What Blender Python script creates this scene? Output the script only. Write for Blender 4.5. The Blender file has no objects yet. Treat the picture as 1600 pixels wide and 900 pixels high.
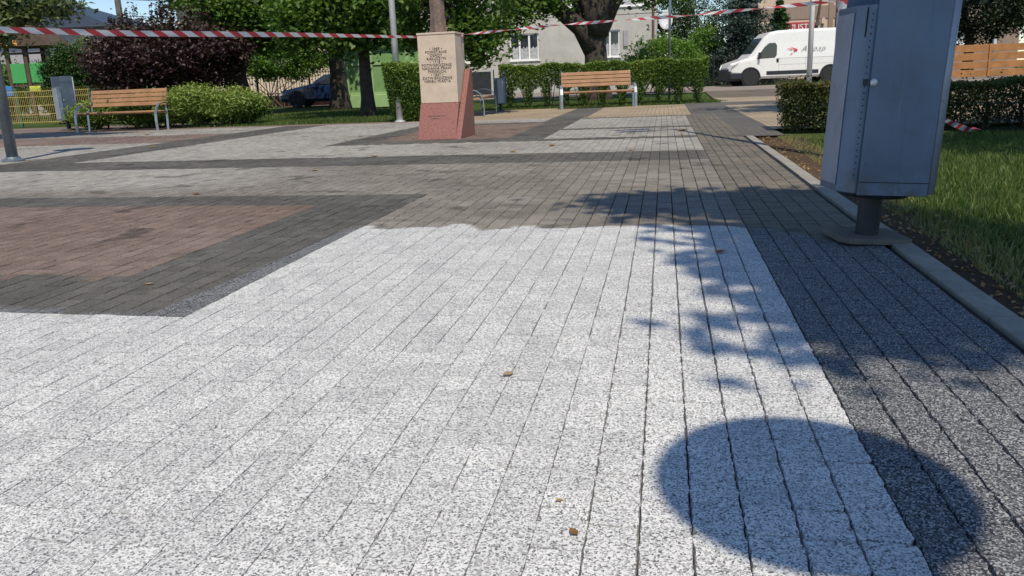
import bpy, bmesh, math, random
import numpy as np
from mathutils import Vector, Matrix
R = math.radians
random.seed(7); rng = np.random.default_rng(11)
SC = bpy.context.scene
COL = SC.collection

# ---------------------------------------------------------------- camera, sky, sun
CAM_Z = 0.66
cd = bpy.data.cameras.new('camera'); cam = bpy.data.objects.new('camera', cd); COL.objects.link(cam)
cd.sensor_width = 36.0; cd.lens = 1180 / 1600 * 36; cd.shift_y = -(450 - 399) / 1600
cd.clip_start = 0.05; cd.clip_end = 2000
p_, r_ = R(13), R(2.3)
fw = Vector((0, math.cos(p_), -math.sin(p_))); u0 = Vector((0, math.sin(p_), math.cos(p_))); r0 = Vector((1, 0, 0))
up = u0 * math.cos(r_) + r0 * math.sin(r_); rt = r0 * math.cos(r_) - u0 * math.sin(r_)
cam.matrix_world = Matrix(((rt.x, up.x, -fw.x, 0), (rt.y, up.y, -fw.y, 0), (rt.z, up.z, -fw.z, CAM_Z), (0, 0, 0, 1)))
SC.camera = cam

SUN_EL = R(57); SUN_AZ = R(173)          # azimuth clockwise from +Y: behind the viewer, a little to the right
to_sun = Vector((math.sin(SUN_AZ) * math.cos(SUN_EL), math.cos(SUN_AZ) * math.cos(SUN_EL), math.sin(SUN_EL)))
wd = bpy.data.worlds.new('World'); SC.world = wd; wd.use_nodes = True
wn = wd.node_tree.nodes; wl = wd.node_tree.links
sky = wn.new('ShaderNodeTexSky'); sky.sky_type = 'NISHITA'; sky.sun_disc = False
sky.sun_elevation = SUN_EL; sky.sun_rotation = SUN_AZ; sky.air_density = 1.0; sky.dust_density = 0.05; sky.ozone_density = 4.0
wl.new(sky.outputs[0], wn['Background'].inputs[0]); wn['Background'].inputs[1].default_value = 0.12
ld = bpy.data.lights.new('sun', 'SUN'); ld.energy = 3.9; ld.angle = R(0.55); ld.color = (1.0, 0.90, 0.72)
sun = bpy.data.objects.new('sun', ld); COL.objects.link(sun)
sun.rotation_euler = (-to_sun).to_track_quat('-Z', 'Y').to_euler()
vs = SC.view_settings; vs.view_transform = 'Standard'; vs.look = 'None'; vs.gamma = 1; vs.exposure = 0.12; vs.use_curve_mapping = False

# ---------------------------------------------------------------- helpers
A = R(11.6); SA, CA = math.sin(A), math.cos(A)
def W(s, t, z=0.0): return Vector((s * SA + t * CA, s * CA - t * SA, z))      # paving axes (along, across) -> world

def thing(name, label, cat, loc=(0, 0, 0), rz=0.0, group=None):
    o = bpy.data.objects.new(name, None); COL.objects.link(o); o.empty_display_size = 0.2
    o.location = loc; o.rotation_euler = (0, 0, rz); tag(o, label, cat, group); return o
def tag(o, label=None, cat=None, group=None, kind=None):
    if label: o['label'] = label
    if cat: o['category'] = cat
    if group: o['group'] = group
    if kind: o['kind'] = kind
    return o
def link_mesh(name, me, mat, parent=None, smooth=False, bevel=0.0, kind=None):
    o = bpy.data.objects.new(name, me); COL.objects.link(o)
    if mat is not None:
        for m in (mat if isinstance(mat, (list, tuple)) else [mat]): me.materials.append(m)
    if smooth: me.polygons.foreach_set('use_smooth', [True] * len(me.polygons))
    if bevel:
        b = o.modifiers.new('bevel', 'BEVEL'); b.width = bevel; b.segments = 2; b.limit_method = 'ANGLE'; b.angle_limit = R(35)
    if parent: o.parent = parent
    if kind: o['kind'] = kind
    return o

class MB:
    def __init__(s): s.v = []; s.f = []
    def add(s, vs_, fs):
        n = len(s.v); s.v += [tuple(v) for v in vs_]; s.f += [tuple(i + n for i in f) for f in fs]; return s
    def box(s, c, d, rot=None):
        x, y, z = d[0] / 2, d[1] / 2, d[2] / 2
        vs_ = [Vector(q) for q in ((-x, -y, -z), (x, -y, -z), (x, y, -z), (-x, y, -z), (-x, -y, z), (x, -y, z), (x, y, z), (-x, y, z))]
        if rot is not None: vs_ = [rot @ v for v in vs_]
        c = Vector(c)
        return s.add([v + c for v in vs_], [(0, 3, 2, 1), (4, 5, 6, 7), (0, 1, 5, 4), (1, 2, 6, 5), (2, 3, 7, 6), (3, 0, 4, 7)])
    def bar(s, a, b, w, h):                       # box beam from a to b
        a, b = Vector(a), Vector(b); d = b - a
        return s.box((a + b) / 2, (w, h, d.length), d.to_track_quat('Z', 'Y').to_matrix())
    def tube(s, pts, rad, n=10, caps=True):
        pts = [Vector(p) for p in pts]; k = len(pts)
        if not isinstance(rad, (list, tuple)): rad = [rad] * k
        vs_ = []; ref = None
        for i, p in enumerate(pts):
            d = (pts[min(i + 1, k - 1)] - pts[max(i - 1, 0)]).normalized()
            if ref is None:
                ref = Vector((1, 0, 0)) if abs(d.x) < .8 else Vector((0, 1, 0))
            a = (ref - d * ref.dot(d)).normalized(); b = d.cross(a); ref = a
            for j in range(n):
                q = 2 * math.pi * j / n; vs_.append(p + (a * math.cos(q) + b * math.sin(q)) * rad[i])
        fs = [(i * n + j, i * n + (j + 1) % n, (i + 1) * n + (j + 1) % n, (i + 1) * n + j) for i in range(k - 1) for j in range(n)]
        if caps: fs += [tuple(reversed(range(n))), tuple(range((k - 1) * n, k * n))]
        return s.add(vs_, fs)
    def lathe(s, prof, n=24, c=(0, 0, 0), axis='z'):
        vs_ = []; k = len(prof)
        for (r, h) in prof:
            for j in range(n):
                q = 2 * math.pi * j / n
                v = (r * math.cos(q), r * math.sin(q), h) if axis == 'z' else (r * math.cos(q), h, r * math.sin(q))
                vs_.append((v[0] + c[0], v[1] + c[1], v[2] + c[2]))
        fs = [(i * n + j, i * n + (j + 1) % n, (i + 1) * n + (j + 1) % n, (i + 1) * n + j) for i in range(k - 1) for j in range(n)]
        fs += [tuple(reversed(range(n))), tuple(range((k - 1) * n, k * n))]
        return s.add(vs_, fs)
    def prism(s, poly, lo, hi, plane='xz', shrink=None):      # polygon in a plane, pushed along the third axis
        n = len(poly)
        def pt(p, h):
            if plane == 'xz': return (p[0], h, p[1])
            if plane == 'yz': return (h, p[0], p[1])
            return (p[0], p[1], h)
        vs_ = [pt(p, lo) for p in poly] + [pt(p, hi) for p in poly]
        fs = [tuple(range(n)), tuple(reversed(range(n, 2 * n)))] + [(i, i + n, (i + 1) % n + n, (i + 1) % n) for i in range(n)]
        return s.add(vs_, fs)
    def build(s, name, mat, parent=None, smooth=False, bevel=0.0, kind=None):
        me = bpy.data.meshes.new(name); me.from_pydata(s.v, [], s.f); me.update()
        bm = bmesh.new(); bm.from_mesh(me); bmesh.ops.recalc_face_normals(bm, faces=bm.faces); bm.to_mesh(me); bm.free()
        return link_mesh(name, me, mat, parent, smooth, bevel, kind)

def fast_mesh(name, V, Fq):
    """V (n,3), Fq (m,k) numpy -> mesh"""
    me = bpy.data.meshes.new(name); V = np.asarray(V, np.float32); Fq = np.asarray(Fq, np.int32); k = Fq.shape[1]
    me.vertices.add(len(V)); me.vertices.foreach_set('co', V.ravel())
    me.loops.add(Fq.size); me.loops.foreach_set('vertex_index', Fq.ravel())
    me.polygons.add(len(Fq)); me.polygons.foreach_set('loop_start', np.arange(0, Fq.size, k, dtype=np.int32))
    me.polygons.foreach_set('loop_total', np.full(len(Fq), k, np.int32))
    me.update(calc_edges=True); return me

# ---------------------------------------------------------------- materials
def newmat(name):
    m = bpy.data.materials.new(name); m.use_nodes = True; nt = m.node_tree
    return m, nt, nt.nodes['Principled BSDF']
def nd(nt, t, **kw):
    n = nt.nodes.new(t)
    for k, v in kw.items(): setattr(n, k, v)
    return n
def mathn(nt, op, a, b=None, clamp=False):
    n = nt.nodes.new('ShaderNodeMath'); n.operation = op; n.use_clamp = clamp
    for i, x in enumerate((a, b)):
        if x is None: continue
        if isinstance(x, (int, float)): n.inputs[i].default_value = x
        else: nt.links.new(x, n.inputs[i])
    return n.outputs[0]
def mixc(nt, fac, a, b, blend='MIX'):
    n = nt.nodes.new('ShaderNodeMix'); n.data_type = 'RGBA'; n.blend_type = blend
    for i, x in ((0, fac), (6, a), (7, b)):
        if isinstance(x, (int, float)): n.inputs[i].default_value = x
        elif isinstance(x, tuple): n.inputs[i].default_value = (*x[:3], 1)
        else: nt.links.new(x, n.inputs[i])
    return n.outputs[2]
def noise(nt, vec, scale, detail=3, rough=.55):
    n = nt.nodes.new('ShaderNodeTexNoise'); n.inputs['Scale'].default_value = scale; n.inputs['Detail'].default_value = detail
    n.inputs['Roughness'].default_value = rough
    if vec is not None: nt.links.new(vec, n.inputs['Vector'])
    return n.outputs[0]
def smooth(nt, x, lo, hi, a=0.0, b=1.0):
    n = nt.nodes.new('ShaderNodeMapRange'); n.interpolation_type = 'SMOOTHSTEP'
    nt.links.new(x, n.inputs[0]); n.inputs[1].default_value = lo; n.inputs[2].default_value = hi
    n.inputs[3].default_value = a; n.inputs[4].default_value = b; return n.outputs[0]
def bump(nt, bsdf, h, strength=.3, dist=.01):
    b = nt.nodes.new('ShaderNodeBump'); b.inputs['Strength'].default_value = strength; b.inputs['Distance'].default_value = dist
    nt.links.new(h, b.inputs['Height']); nt.links.new(b.outputs[0], bsdf.inputs['Normal'])

def plain(name, col, rough=.6, metal=0.0, var=.25, scale=6.0, bmp=.0, bscale=60, coat=0.0, spec=None, dirt=None):
    m, nt, b = newmat(name); tc = nd(nt, 'ShaderNodeTexCoord'); v = tc.outputs['Object']
    n1 = noise(nt, v, scale, 5); n2 = noise(nt, v, scale * 9, 3)
    f = mathn(nt, 'ADD', mathn(nt, 'MULTIPLY', n1, .7), mathn(nt, 'MULTIPLY', n2, .3))
    lo = tuple(c * (1 - var) for c in col); hi = tuple(min(1, c * (1 + var)) for c in col)
    c = mixc(nt, smooth(nt, f, .3, .7), lo, hi)
    if dirt: c = mixc(nt, smooth(nt, noise(nt, v, scale * 2.3, 6, .7), .52, .72), c, dirt)
    nt.links.new(c, b.inputs['Base Color'])
    b.inputs['Roughness'].default_value = rough; b.inputs['Metallic'].default_value = metal; b.inputs['Coat Weight'].default_value = coat
    if spec is not None: b.inputs['Specular IOR Level'].default_value = spec
    rr = mathn(nt, 'ADD', mathn(nt, 'MULTIPLY', n2, .25), rough - .12, True); nt.links.new(rr, b.inputs['Roughness'])
    if bmp: bump(nt, b, noise(nt, v, bscale, 4), bmp, .01)
    return m

def st_coords(nt):
    g = nd(nt, 'ShaderNodeNewGeometry'); sx = nd(nt, 'ShaderNodeSeparateXYZ'); nt.links.new(g.outputs['Position'], sx.inputs[0])
    X, Y = sx.outputs[0], sx.outputs[1]
    s = mathn(nt, 'ADD', mathn(nt, 'MULTIPLY', X, SA), mathn(nt, 'MULTIPLY', Y, CA))
    t = mathn(nt, 'SUBTRACT', mathn(nt, 'MULTIPLY', X, CA), mathn(nt, 'MULTIPLY', Y, SA))
    return g.outputs['Position'], s, t

def dirt_mask(nt, pos, s, t):
    """1 where the old grime still covers the stones, 0 where they have been washed"""
    lim = mathn(nt, 'ADD', smooth(nt, t, -1.56, -1.47, 2.0, 3.37), smooth(nt, t, .40, .68, 0, -.34))
    wav = mathn(nt, 'ADD', mathn(nt, 'MULTIPLY', mathn(nt, 'SUBTRACT', noise(nt, pos, 2.6, 2), .5), .40),
                mathn(nt, 'MULTIPLY', mathn(nt, 'SUBTRACT', noise(nt, pos, 38, 3), .5), .035))
    return smooth(nt, mathn(nt, 'SUBTRACT', s, mathn(nt, 'ADD', lim, wav)), -.012, .022)

def paver_mat(name, lightc, midc, darkc, f_dark, f_mid, dirty_a, dirty_b, worn=None):
    """washed-aggregate concrete: chips of three tones, grime laid over it outside the cleaned patch"""
    m, nt, b = newmat(name); pos, s, t = st_coords(nt)
    vo = nd(nt, 'ShaderNodeTexVoronoi'); vo.inputs['Scale'].default_value = 370; vo.inputs['Randomness'].default_value = 1.0
    nt.links.new(pos, vo.inputs['Vector'])
    sep = nd(nt, 'ShaderNodeSeparateColor'); nt.links.new(vo.outputs['Color'], sep.inputs[0]); rnd = sep.outputs[0]
    vo2 = nd(nt, 'ShaderNodeTexVoronoi'); vo2.inputs['Scale'].default_value = 170; nt.links.new(pos, vo2.inputs['Vector'])
    sep2 = nd(nt, 'ShaderNodeSeparateColor'); nt.links.new(vo2.outputs['Color'], sep2.inputs[0])
    # chips: light -> mid -> dark by the cell's random number
    c1 = mixc(nt, mathn(nt, 'LESS_THAN', rnd, f_mid), lightc, midc)
    c1 = mixc(nt, mathn(nt, 'LESS_THAN', rnd, f_dark), c1, darkc)
    big = mathn(nt, 'LESS_THAN', sep2.outputs[1], .06)
    c1 = mixc(nt, mathn(nt, 'MULTIPLY', big, .8), c1, midc)
    patch = smooth(nt, noise(nt, pos, 5.0, 5, .65), .35, .7)
    c1 = mixc(nt, mathn(nt, 'MULTIPLY', patch, .15), c1, tuple(c * .62 for c in midc))
    # each stone a little different
    at = nd(nt, 'ShaderNodeAttribute', attribute_name='tone')
    c1 = mixc(nt, 1.0, c1, mixc(nt, at.outputs['Fac'], (.86, .86, .87), (1.0, 1.0, 1.0)), 'MULTIPLY')
    # grime
    g = noise(nt, pos, 1.1, 6, .62)
    dirty = mixc(nt, smooth(nt, g, .36, .66), dirty_a, dirty_b)
    if worn:      # less trodden stones farther out keep a paler, greyer face
        wf = mathn(nt, 'MAXIMUM', smooth(nt, s, 6.4, 7.2), mathn(nt, 'MULTIPLY', smooth(nt, t, -2.2, -4.2), smooth(nt, s, 4.5, 5.2)))
        wf = mathn(nt, 'MULTIPLY', wf, smooth(nt, noise(nt, pos, .7, 5, .6), .25, .6, .35, 1.0))
        if 'dark' in name: wf = mathn(nt, 'MULTIPLY', smooth(nt, t, .28, .40), smooth(nt, noise(nt, pos, 1.6, 5, .6), .3, .62, .40, .92))
        dirty = mixc(nt, wf, dirty, worn)
    dirty = mixc(nt, mathn(nt, 'MULTIPLY', mathn(nt, 'LESS_THAN', rnd, .34), .5), dirty, tuple(c * .45 for c in dirty_a))
    dirty = mixc(nt, mathn(nt, 'MULTIPLY', mathn(nt, 'GREATER_THAN', rnd, .80), .38), dirty, tuple(min(1, c * 1.9) for c in dirty_b))
    moss = smooth(nt, noise(nt, pos, 3.3, 6, .7), .56, .74)
    dirty = mixc(nt, mathn(nt, 'MULTIPLY', moss, .38), dirty, (.055, .05, .032))
    # blackened damp spots
    spot = smooth(nt, noise(nt, pos, 2.3, 3), .61, .68)
    dirty = mixc(nt, mathn(nt, 'MULTIPLY', spot, .55), dirty, (.035, .03, .026))
    dirty = mixc(nt, 1.0, dirty, mixc(nt, at.outputs['Fac'], (.80, .79, .78), (1.08, 1.07, 1.05)), 'MULTIPLY')
    mask = dirt_mask(nt, pos, s, t)
    nt.links.new(mixc(nt, mask, c1, dirty), b.inputs['Base Color'])
    b.inputs['Roughness'].default_value = .78; b.inputs['Specular IOR Level'].default_value = .3
    h = mathn(nt, 'ADD', vo.outputs['Distance'], mathn(nt, 'MULTIPLY', noise(nt, pos, 30, 4), .8))
    bump(nt, b, h, .30, .003)
    return m
M = {}
M['pav_white'] = paver_mat('washed white paver', (.76, .755, .75), (.43, .43, .435), (.15, .15, .16), .15, .48, (.180, .161, .143), (.268, .247, .226), (.40, .385, .365))
M['pav_dark'] = paver_mat('washed dark paver', (.40, .40, .405), (.135, .14, .15), (.032, .036, .045), .34, .76, (.088, .084, .077), (.138, .131, .120), (.205, .180, .142))
M['pav_red'] = paver_mat('washed red paver', (.42, .32, .29), (.22, .12, .10), (.05, .035, .03), .2, .6, (.180, .126, .104), (.225, .172, .150))
M['pav_tan'] = paver_mat('washed tan paver', (.5, .42, .3), (.33, .26, .18), (.1, .08, .06), .1, .4, (.27, .215, .15), (.37, .30, .215))
M['joint'] = plain('joint sand', (.045, .04, .034), .95, var=.5, scale=14)
PAV = [M['pav_white'], M['pav_dark'], M['pav_red'], M['pav_tan']]

def leaf_mat(name, cols, trans=.35, rough=.5):
    m, nt, b = newmat(name)
    at = nd(nt, 'ShaderNodeAttribute', attribute_name='tone')
    rp = nd(nt, 'ShaderNodeValToRGB'); nt.links.new(at.outputs['Fac'], rp.inputs[0])
    el = rp.color_ramp.elements
    while len(el) < len(cols): el.new(.5)
    for i, c in enumerate(cols): el[i].position = i / (len(cols) - 1); el[i].color = (*c, 1)
    nt.links.new(rp.outputs[0], b.inputs['Base Color']); b.inputs['Roughness'].default_value = rough; b.inputs['Specular IOR Level'].default_value = .35
    tr = nd(nt, 'ShaderNodeBsdfTranslucent'); nt.links.new(mixc(nt, 1.0, rp.outputs[0], (1.3, 1.5, .6), 'MULTIPLY'), tr.inputs[0])
    mx = nd(nt, 'ShaderNodeMixShader'); mx.inputs[0].default_value = trans
    out = nt.nodes['Material Output']; nt.links.new(b.outputs[0], mx.inputs[1]); nt.links.new(tr.outputs[0], mx.inputs[2]); nt.links.new(mx.outputs[0], out.inputs[0])
    return m
M['leaf_maple'] = leaf_mat('maple leaf', [(.03, .062, .014), (.07, .135, .026), (.12, .205, .04), (.19, .27, .06)])
M['leaf_light'] = leaf_mat('light leaf', [(.06, .12, .02), (.11, .21, .035), (.18, .29, .05)])
M['leaf_pale'] = leaf_mat('pale leaf', [(.05, .075, .03), (.12, .16, .07), (.27, .29, .17)])
M['leaf_purple'] = leaf_mat('purple leaf', [(.022, .012, .014), (.045, .022, .026), (.075, .042, .044), (.05, .05, .03)], .18)
M['leaf_hedge'] = leaf_mat('hedge leaf', [(.035, .06, .014), (.075, .135, .025), (.15, .235, .045), (.25, .32, .075)])
M['leaf_hedge_dry'] = leaf_mat('hedge leaf dry', [(.04, .04, .018), (.055, .075, .02), (.08, .11, .03), (.15, .11, .05)])
M['leaf_juniper'] = leaf_mat('juniper needle', [(.04, .05, .018), (.10, .15, .03), (.18, .26, .055), (.27, .34, .09)], .2)
M['leaf_shade_dark'] = leaf_mat('leaf darkened for shade', [(.008, .016, .008), (.016, .03, .013), (.03, .05, .02)], .15)  # leaf colour darkened to stand in for shade from other crowns
M['leaf_thuja'] = leaf_mat('thuja needle', [(.015, .04, .008), (.03, .075, .014), (.05, .11, .02)], .15)
M['leaf_spruce'] = leaf_mat('spruce needle', [(.018, .035, .028), (.04, .068, .055), (.075, .115, .095)], .1)
M['leaf_birch'] = leaf_mat('birch leaf', [(.03, .055, .02), (.07, .11, .04), (.12, .17, .06)])
M['grass'] = leaf_mat('grass blade', [(.034, .062, .014), (.068, .115, .024), (.12, .17, .04), (.30, .26, .12)], .3)
M['litter'] = leaf_mat('dry leaf', [(.16, .07, .025), (.32, .17, .06), (.42, .28, .12), (.30, .24, .17)], .15, .7)
M['bark'] = plain('bark', (.055, .043, .034), .95, var=.5, scale=9, bmp=.9, bscale=34)
M['bark_pale'] = plain('bark pale', (.20, .15, .12), .9, var=.45, scale=9, bmp=.8, bscale=30)
M['twig'] = plain('twig', (.12, .09, .065), .95, var=.4, scale=20)
M['wood'] = plain('oiled slat', (.37, .20, .105), .5, var=.22, scale=3, bmp=.15, bscale=50)
M['fence_wood'] = plain('stained fence board', (.34, .155, .05), .55, var=.22, scale=2.5, bmp=.15, bscale=40)
M['brown_wood'] = plain('brown timber', (.10, .065, .045), .8, var=.35, scale=6, bmp=.3)
M['steel'] = plain('brushed steel', (.48, .50, .53), .34, .9, var=.12, scale=7)
M['galv'] = plain('galvanised pole', (.66, .67, .69), .42, .35, var=.16, scale=11)
M['lamp_post'] = plain('grey painted post', (.20, .23, .26), .36, .55, var=.14, scale=8)
M['bin_blue'] = plain('grey-blue sheet steel', (.105, .145, .21), .42, .25, var=.16, scale=5, dirt=(.155, .19, .245), bmp=.04, bscale=9)
M['bin_pale'] = plain('pale sheet steel', (.30, .325, .385), .45, .2, var=.12, scale=5, dirt=(.23, .25, .29))
M['bin_dark'] = plain('bin frame', (.03, .034, .042), .5, .3, var=.25)
M['slab'] = plain('concrete slab', (.14, .125, .108), .85, var=.25, scale=7, bmp=.4, bscale=120, dirt=(.12, .105, .09))
M['kerb'] = plain('kerb concrete', (.29, .27, .235), .85, var=.22, scale=5, bmp=.4, bscale=150, dirt=(.20, .18, .15))
M['black'] = plain('black iron', (.02, .02, .022), .5, .2, var=.2)
M['rubber'] = plain('rubber', (.022, .022, .024), .8, var=.25)
M['glass'] = plain('dark glass', (.025, .032, .04), .06, var=.2, spec=.8)
M['white_paint'] = plain('white van paint', (.78, .78, .76), .3, var=.03, coat=.4, dirt=(.66, .65, .62))
M['white_frame'] = plain('white window frame', (.80, .80, .80), .4, var=.05)
M['curtain'] = plain('net curtain', (.40, .41, .43), .9, var=.35, scale=9)
M['plaster'] = plain('grey render', (.46, .45, .42), .92, var=.12, scale=.8, bmp=.35, bscale=40, dirt=(.385, .375, .35))
M['plaster_lilac'] = plain('lilac grey render', (.36, .35, .38), .92, var=.1, scale=.8)
M['plaster_peach'] = plain('peach render', (.62, .46, .36), .9, var=.06, scale=.7)
M['plaster_brown'] = plain('brown band render', (.30, .22, .18), .9, var=.1, scale=.7)
M['plaster_beige'] = plain('beige wall', (.60, .50, .38), .9, var=.1, scale=.7)
M['roof_dark'] = plain('dark metal roof', (.05, .062, .085), .4, .3, var=.15)
M['kiosk'] = plain('green kiosk paint', (.29, .45, .20), .5, var=.1, scale=2)
M['kiosk_dark'] = plain('green kiosk panel', (.18, .32, .125), .5, var=.12, scale=2)
M['play_green'] = plain('green play panel', (.07, .36, .10), .4, var=.06)
M['play_roof_lit'] = plain('lit play roof orange', (.75, .36, .08), .5, var=.1)
M['play_blue'] = plain('blue plastic', (.05, .22, .55), .4, var=.06)
M['play_yellow'] = plain('yellow plastic', (.55, .60, .08), .4, var=.06)
M['fence_yellow'] = plain('yellow fence wire', (.56, .44, .14), .45, var=.12)
M['fence_green'] = plain('green fence post', (.04, .14, .08), .45, var=.12)
M['car_blue'] = plain('dark blue car paint', (.012, .028, .09), .22, .2, var=.1, coat=1.0)
M['red_paint'] = plain('red', (.60, .03, .035), .5, var=.06)
M['sign_red'] = plain('sign red', (.40, .05, .07), .5, var=.06)
M['letter_dark'] = plain('engraved letter', (.035, .03, .028), .8, var=.1)
M['letter_white'] = plain('white letter', (.85, .84, .82), .5, var=.02)
M['orange_cloth'] = plain('orange parasol cloth', (.62, .16, .07), .8, var=.1)
M['brick'] = plain('red brick', (.36, .11, .06), .9, var=.3, scale=5, bmp=.3)
M['sandstone'] = plain('sandstone', (.60, .48, .385), .88, var=.10, scale=5, bmp=.35, bscale=160, dirt=(.52, .41, .32))
M['bronze'] = plain('brown carved figure', (.17, .115, .095), .55, var=.4, scale=9, bmp=.5, bscale=30, dirt=(.30, .23, .20))
M['dish'] = plain('dish enamel', (.72, .73, .74), .5, var=.04)
M['pipe'] = plain('downpipe', (.13, .09, .08), .6, var=.15)
def sheet_steel(name, base, streak_lo, streak_hi):
    m, nt, b = newmat(name); tc = nd(nt, 'ShaderNodeTexCoord'); v = tc.outputs['Object']
    mp = nd(nt, 'ShaderNodeMapping'); mp.inputs['Scale'].default_value = (26, 26, 1.6); nt.links.new(v, mp.inputs[0])
    c = mixc(nt, smooth(nt, noise(nt, v, 4.5, 6, .65), .32, .68), tuple(x * .82 for x in base), tuple(x * 1.18 for x in base))
    c = mixc(nt, mathn(nt, 'MULTIPLY', smooth(nt, noise(nt, mp.outputs[0], 1.0, 4, .6), .55, .75), .55), c, streak_lo)
    c = mixc(nt, mathn(nt, 'MULTIPLY', smooth(nt, noise(nt, mp.outputs[0], 1.7, 4, .6), .60, .78), .5), c, streak_hi)
    c = mixc(nt, smooth(nt, noise(nt, v, 55, 4, .7), .68, .74), c, (.05, .045, .045))
    sx = nd(nt, 'ShaderNodeSeparateXYZ'); nt.links.new(v, sx.inputs[0])
    low = mathn(nt, 'MULTIPLY', smooth(nt, sx.outputs[2], .34, .19), smooth(nt, noise(nt, v, 14, 5, .7), .40, .62))
    c = mixc(nt, mathn(nt, 'MULTIPLY', low, .55), c, (.10, .085, .07))
    nt.links.new(c, b.inputs['Base Color']); b.inputs['Metallic'].default_value = .2
    nt.links.new(smooth(nt, noise(nt, v, 9, 5), .3, .7, .34, .58), b.inputs['Roughness'])
    bump(nt, b, noise(nt, v, 5, 2), .12, .01); return m
M['bin_blue'] = sheet_steel('weathered grey-blue sheet steel', (.135, .18, .255), (.075, .10, .145), (.25, .285, .335))
def granite_mat():
    m, nt, b = newmat('red granite'); tc = nd(nt, 'ShaderNodeTexCoord'); v = tc.outputs['Object']
    vo = nd(nt, 'ShaderNodeTexVoronoi'); vo.inputs['Scale'].default_value = 190; nt.links.new(v, vo.inputs['Vector'])
    sp = nd(nt, 'ShaderNodeSeparateColor'); nt.links.new(vo.outputs['Color'], sp.inputs[0])
    c = mixc(nt, sp.outputs[0], (.19, .064, .052), (.35, .142, .115))
    c = mixc(nt, mathn(nt, 'LESS_THAN', sp.outputs[1], .14), c, (.06, .04, .038))
    c = mixc(nt, mathn(nt, 'MULTIPLY', noise(nt, v, 4, 4), .35), c, (.26, .12, .10))
    nt.links.new(c, b.inputs['Base Color']); b.inputs['Roughness'].default_value = .36
    return m
M['granite'] = granite_mat()
def tape_mat():
    m, nt, b = newmat('barrier tape film'); uv = nd(nt, 'ShaderNodeUVMap'); sx = nd(nt, 'ShaderNodeSeparateXYZ'); nt.links.new(uv.outputs[0], sx.inputs[0])
    f = mathn(nt, 'FRACT', mathn(nt, 'ADD', mathn(nt, 'MULTIPLY', sx.outputs[0], 5.2), mathn(nt, 'MULTIPLY', sx.outputs[1], .42)))
    c = mixc(nt, mathn(nt, 'LESS_THAN', f, .48), (.80, .80, .82), (.62, .07, .08))
    nt.links.new(c, b.inputs['Base Color']); b.inputs['Roughness'].default_value = .35
    tr = nd(nt, 'ShaderNodeBsdfTranslucent'); nt.links.new(c, tr.inputs[0]); mx = nd(nt, 'ShaderNodeMixShader'); mx.inputs[0].default_value = .3
    nt.links.new(b.outputs[0], mx.inputs[1]); nt.links.new(tr.outputs[0], mx.inputs[2]); nt.links.new(mx.outputs[0], nt.nodes['Material Output'].inputs[0])
    return m
M['tape'] = tape_mat()
def ground_mat(name, a, b_, c_, sc=1.0):
    m, nt, b = newmat(name); g = nd(nt, 'ShaderNodeNewGeometry'); v = g.outputs['Position']
    c = mixc(nt, smooth(nt, noise(nt, v, .5 * sc, 6, .65), .35, .65), a, b_)
    c = mixc(nt, smooth(nt, noise(nt, v, 6 * sc, 6, .7), .5, .72), c, c_)
    c = mixc(nt, mathn(nt, 'MULTIPLY', noise(nt, v, 70, 3), .5), c, tuple(x * .4 for x in a))
    nt.links.new(c, b.inputs['Base Color']); b.inputs['Roughness'].default_value = .95; b.inputs['Specular IOR Level'].default_value = .1
    bump(nt, b, noise(nt, v, 60, 5, .7), .8, .02); return m
M['lawn'] = ground_mat('lawn', (.045, .085, .022), (.075, .12, .03), (.15, .14, .06))
M['soil'] = ground_mat('bare soil', (.10, .07, .045), (.15, .105, .07), (.07, .05, .035), 3)
M['road'] = ground_mat('road', (.30, .25, .22), (.36, .31, .275), (.25, .21, .19), .6)
M['path'] = ground_mat('path paving', (.17, .145, .12), (.23, .195, .16), (.13, .11, .095), 1.5)

def far_paving_mat():
    """the same stones beyond the reach of modelled ones: tone from a per-face attribute, joints as fine relief"""
    m, nt, b = newmat('far paving'); pos, s, t = st_coords(nt)
    g = noise(nt, pos, .8, 6, .6)
    at = nd(nt, 'ShaderNodeAttribute', attribute_name='col'); 
    c = mixc(nt, smooth(nt, g, .3, .7), mixc(nt, 1.0, at.outputs['Color'], (.78, .77, .76), 'MULTIPLY'), mixc(nt, 1.0, at.outputs['Color'], (1.15, 1.13, 1.1), 'MULTIPLY'))
    js = mathn(nt, 'FRACT', mathn(nt, 'DIVIDE', s, .0775)); jt = mathn(nt, 'FRACT', mathn(nt, 'DIVIDE', t, .0775))
    j = mathn(nt, 'MAXIMUM', mathn(nt, 'LESS_THAN', js, .09), mathn(nt, 'LESS_THAN', jt, .12))
    c = mixc(nt, mathn(nt, 'MULTIPLY', j, .65), c, (.05, .045, .04))
    nt.links.new(c, b.inputs['Base Color']); b.inputs['Roughness'].default_value = .85
    bump(nt, b, noise(nt, pos, 120, 3), .4, .004); return m
M['far_paving'] = far_paving_mat()

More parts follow.
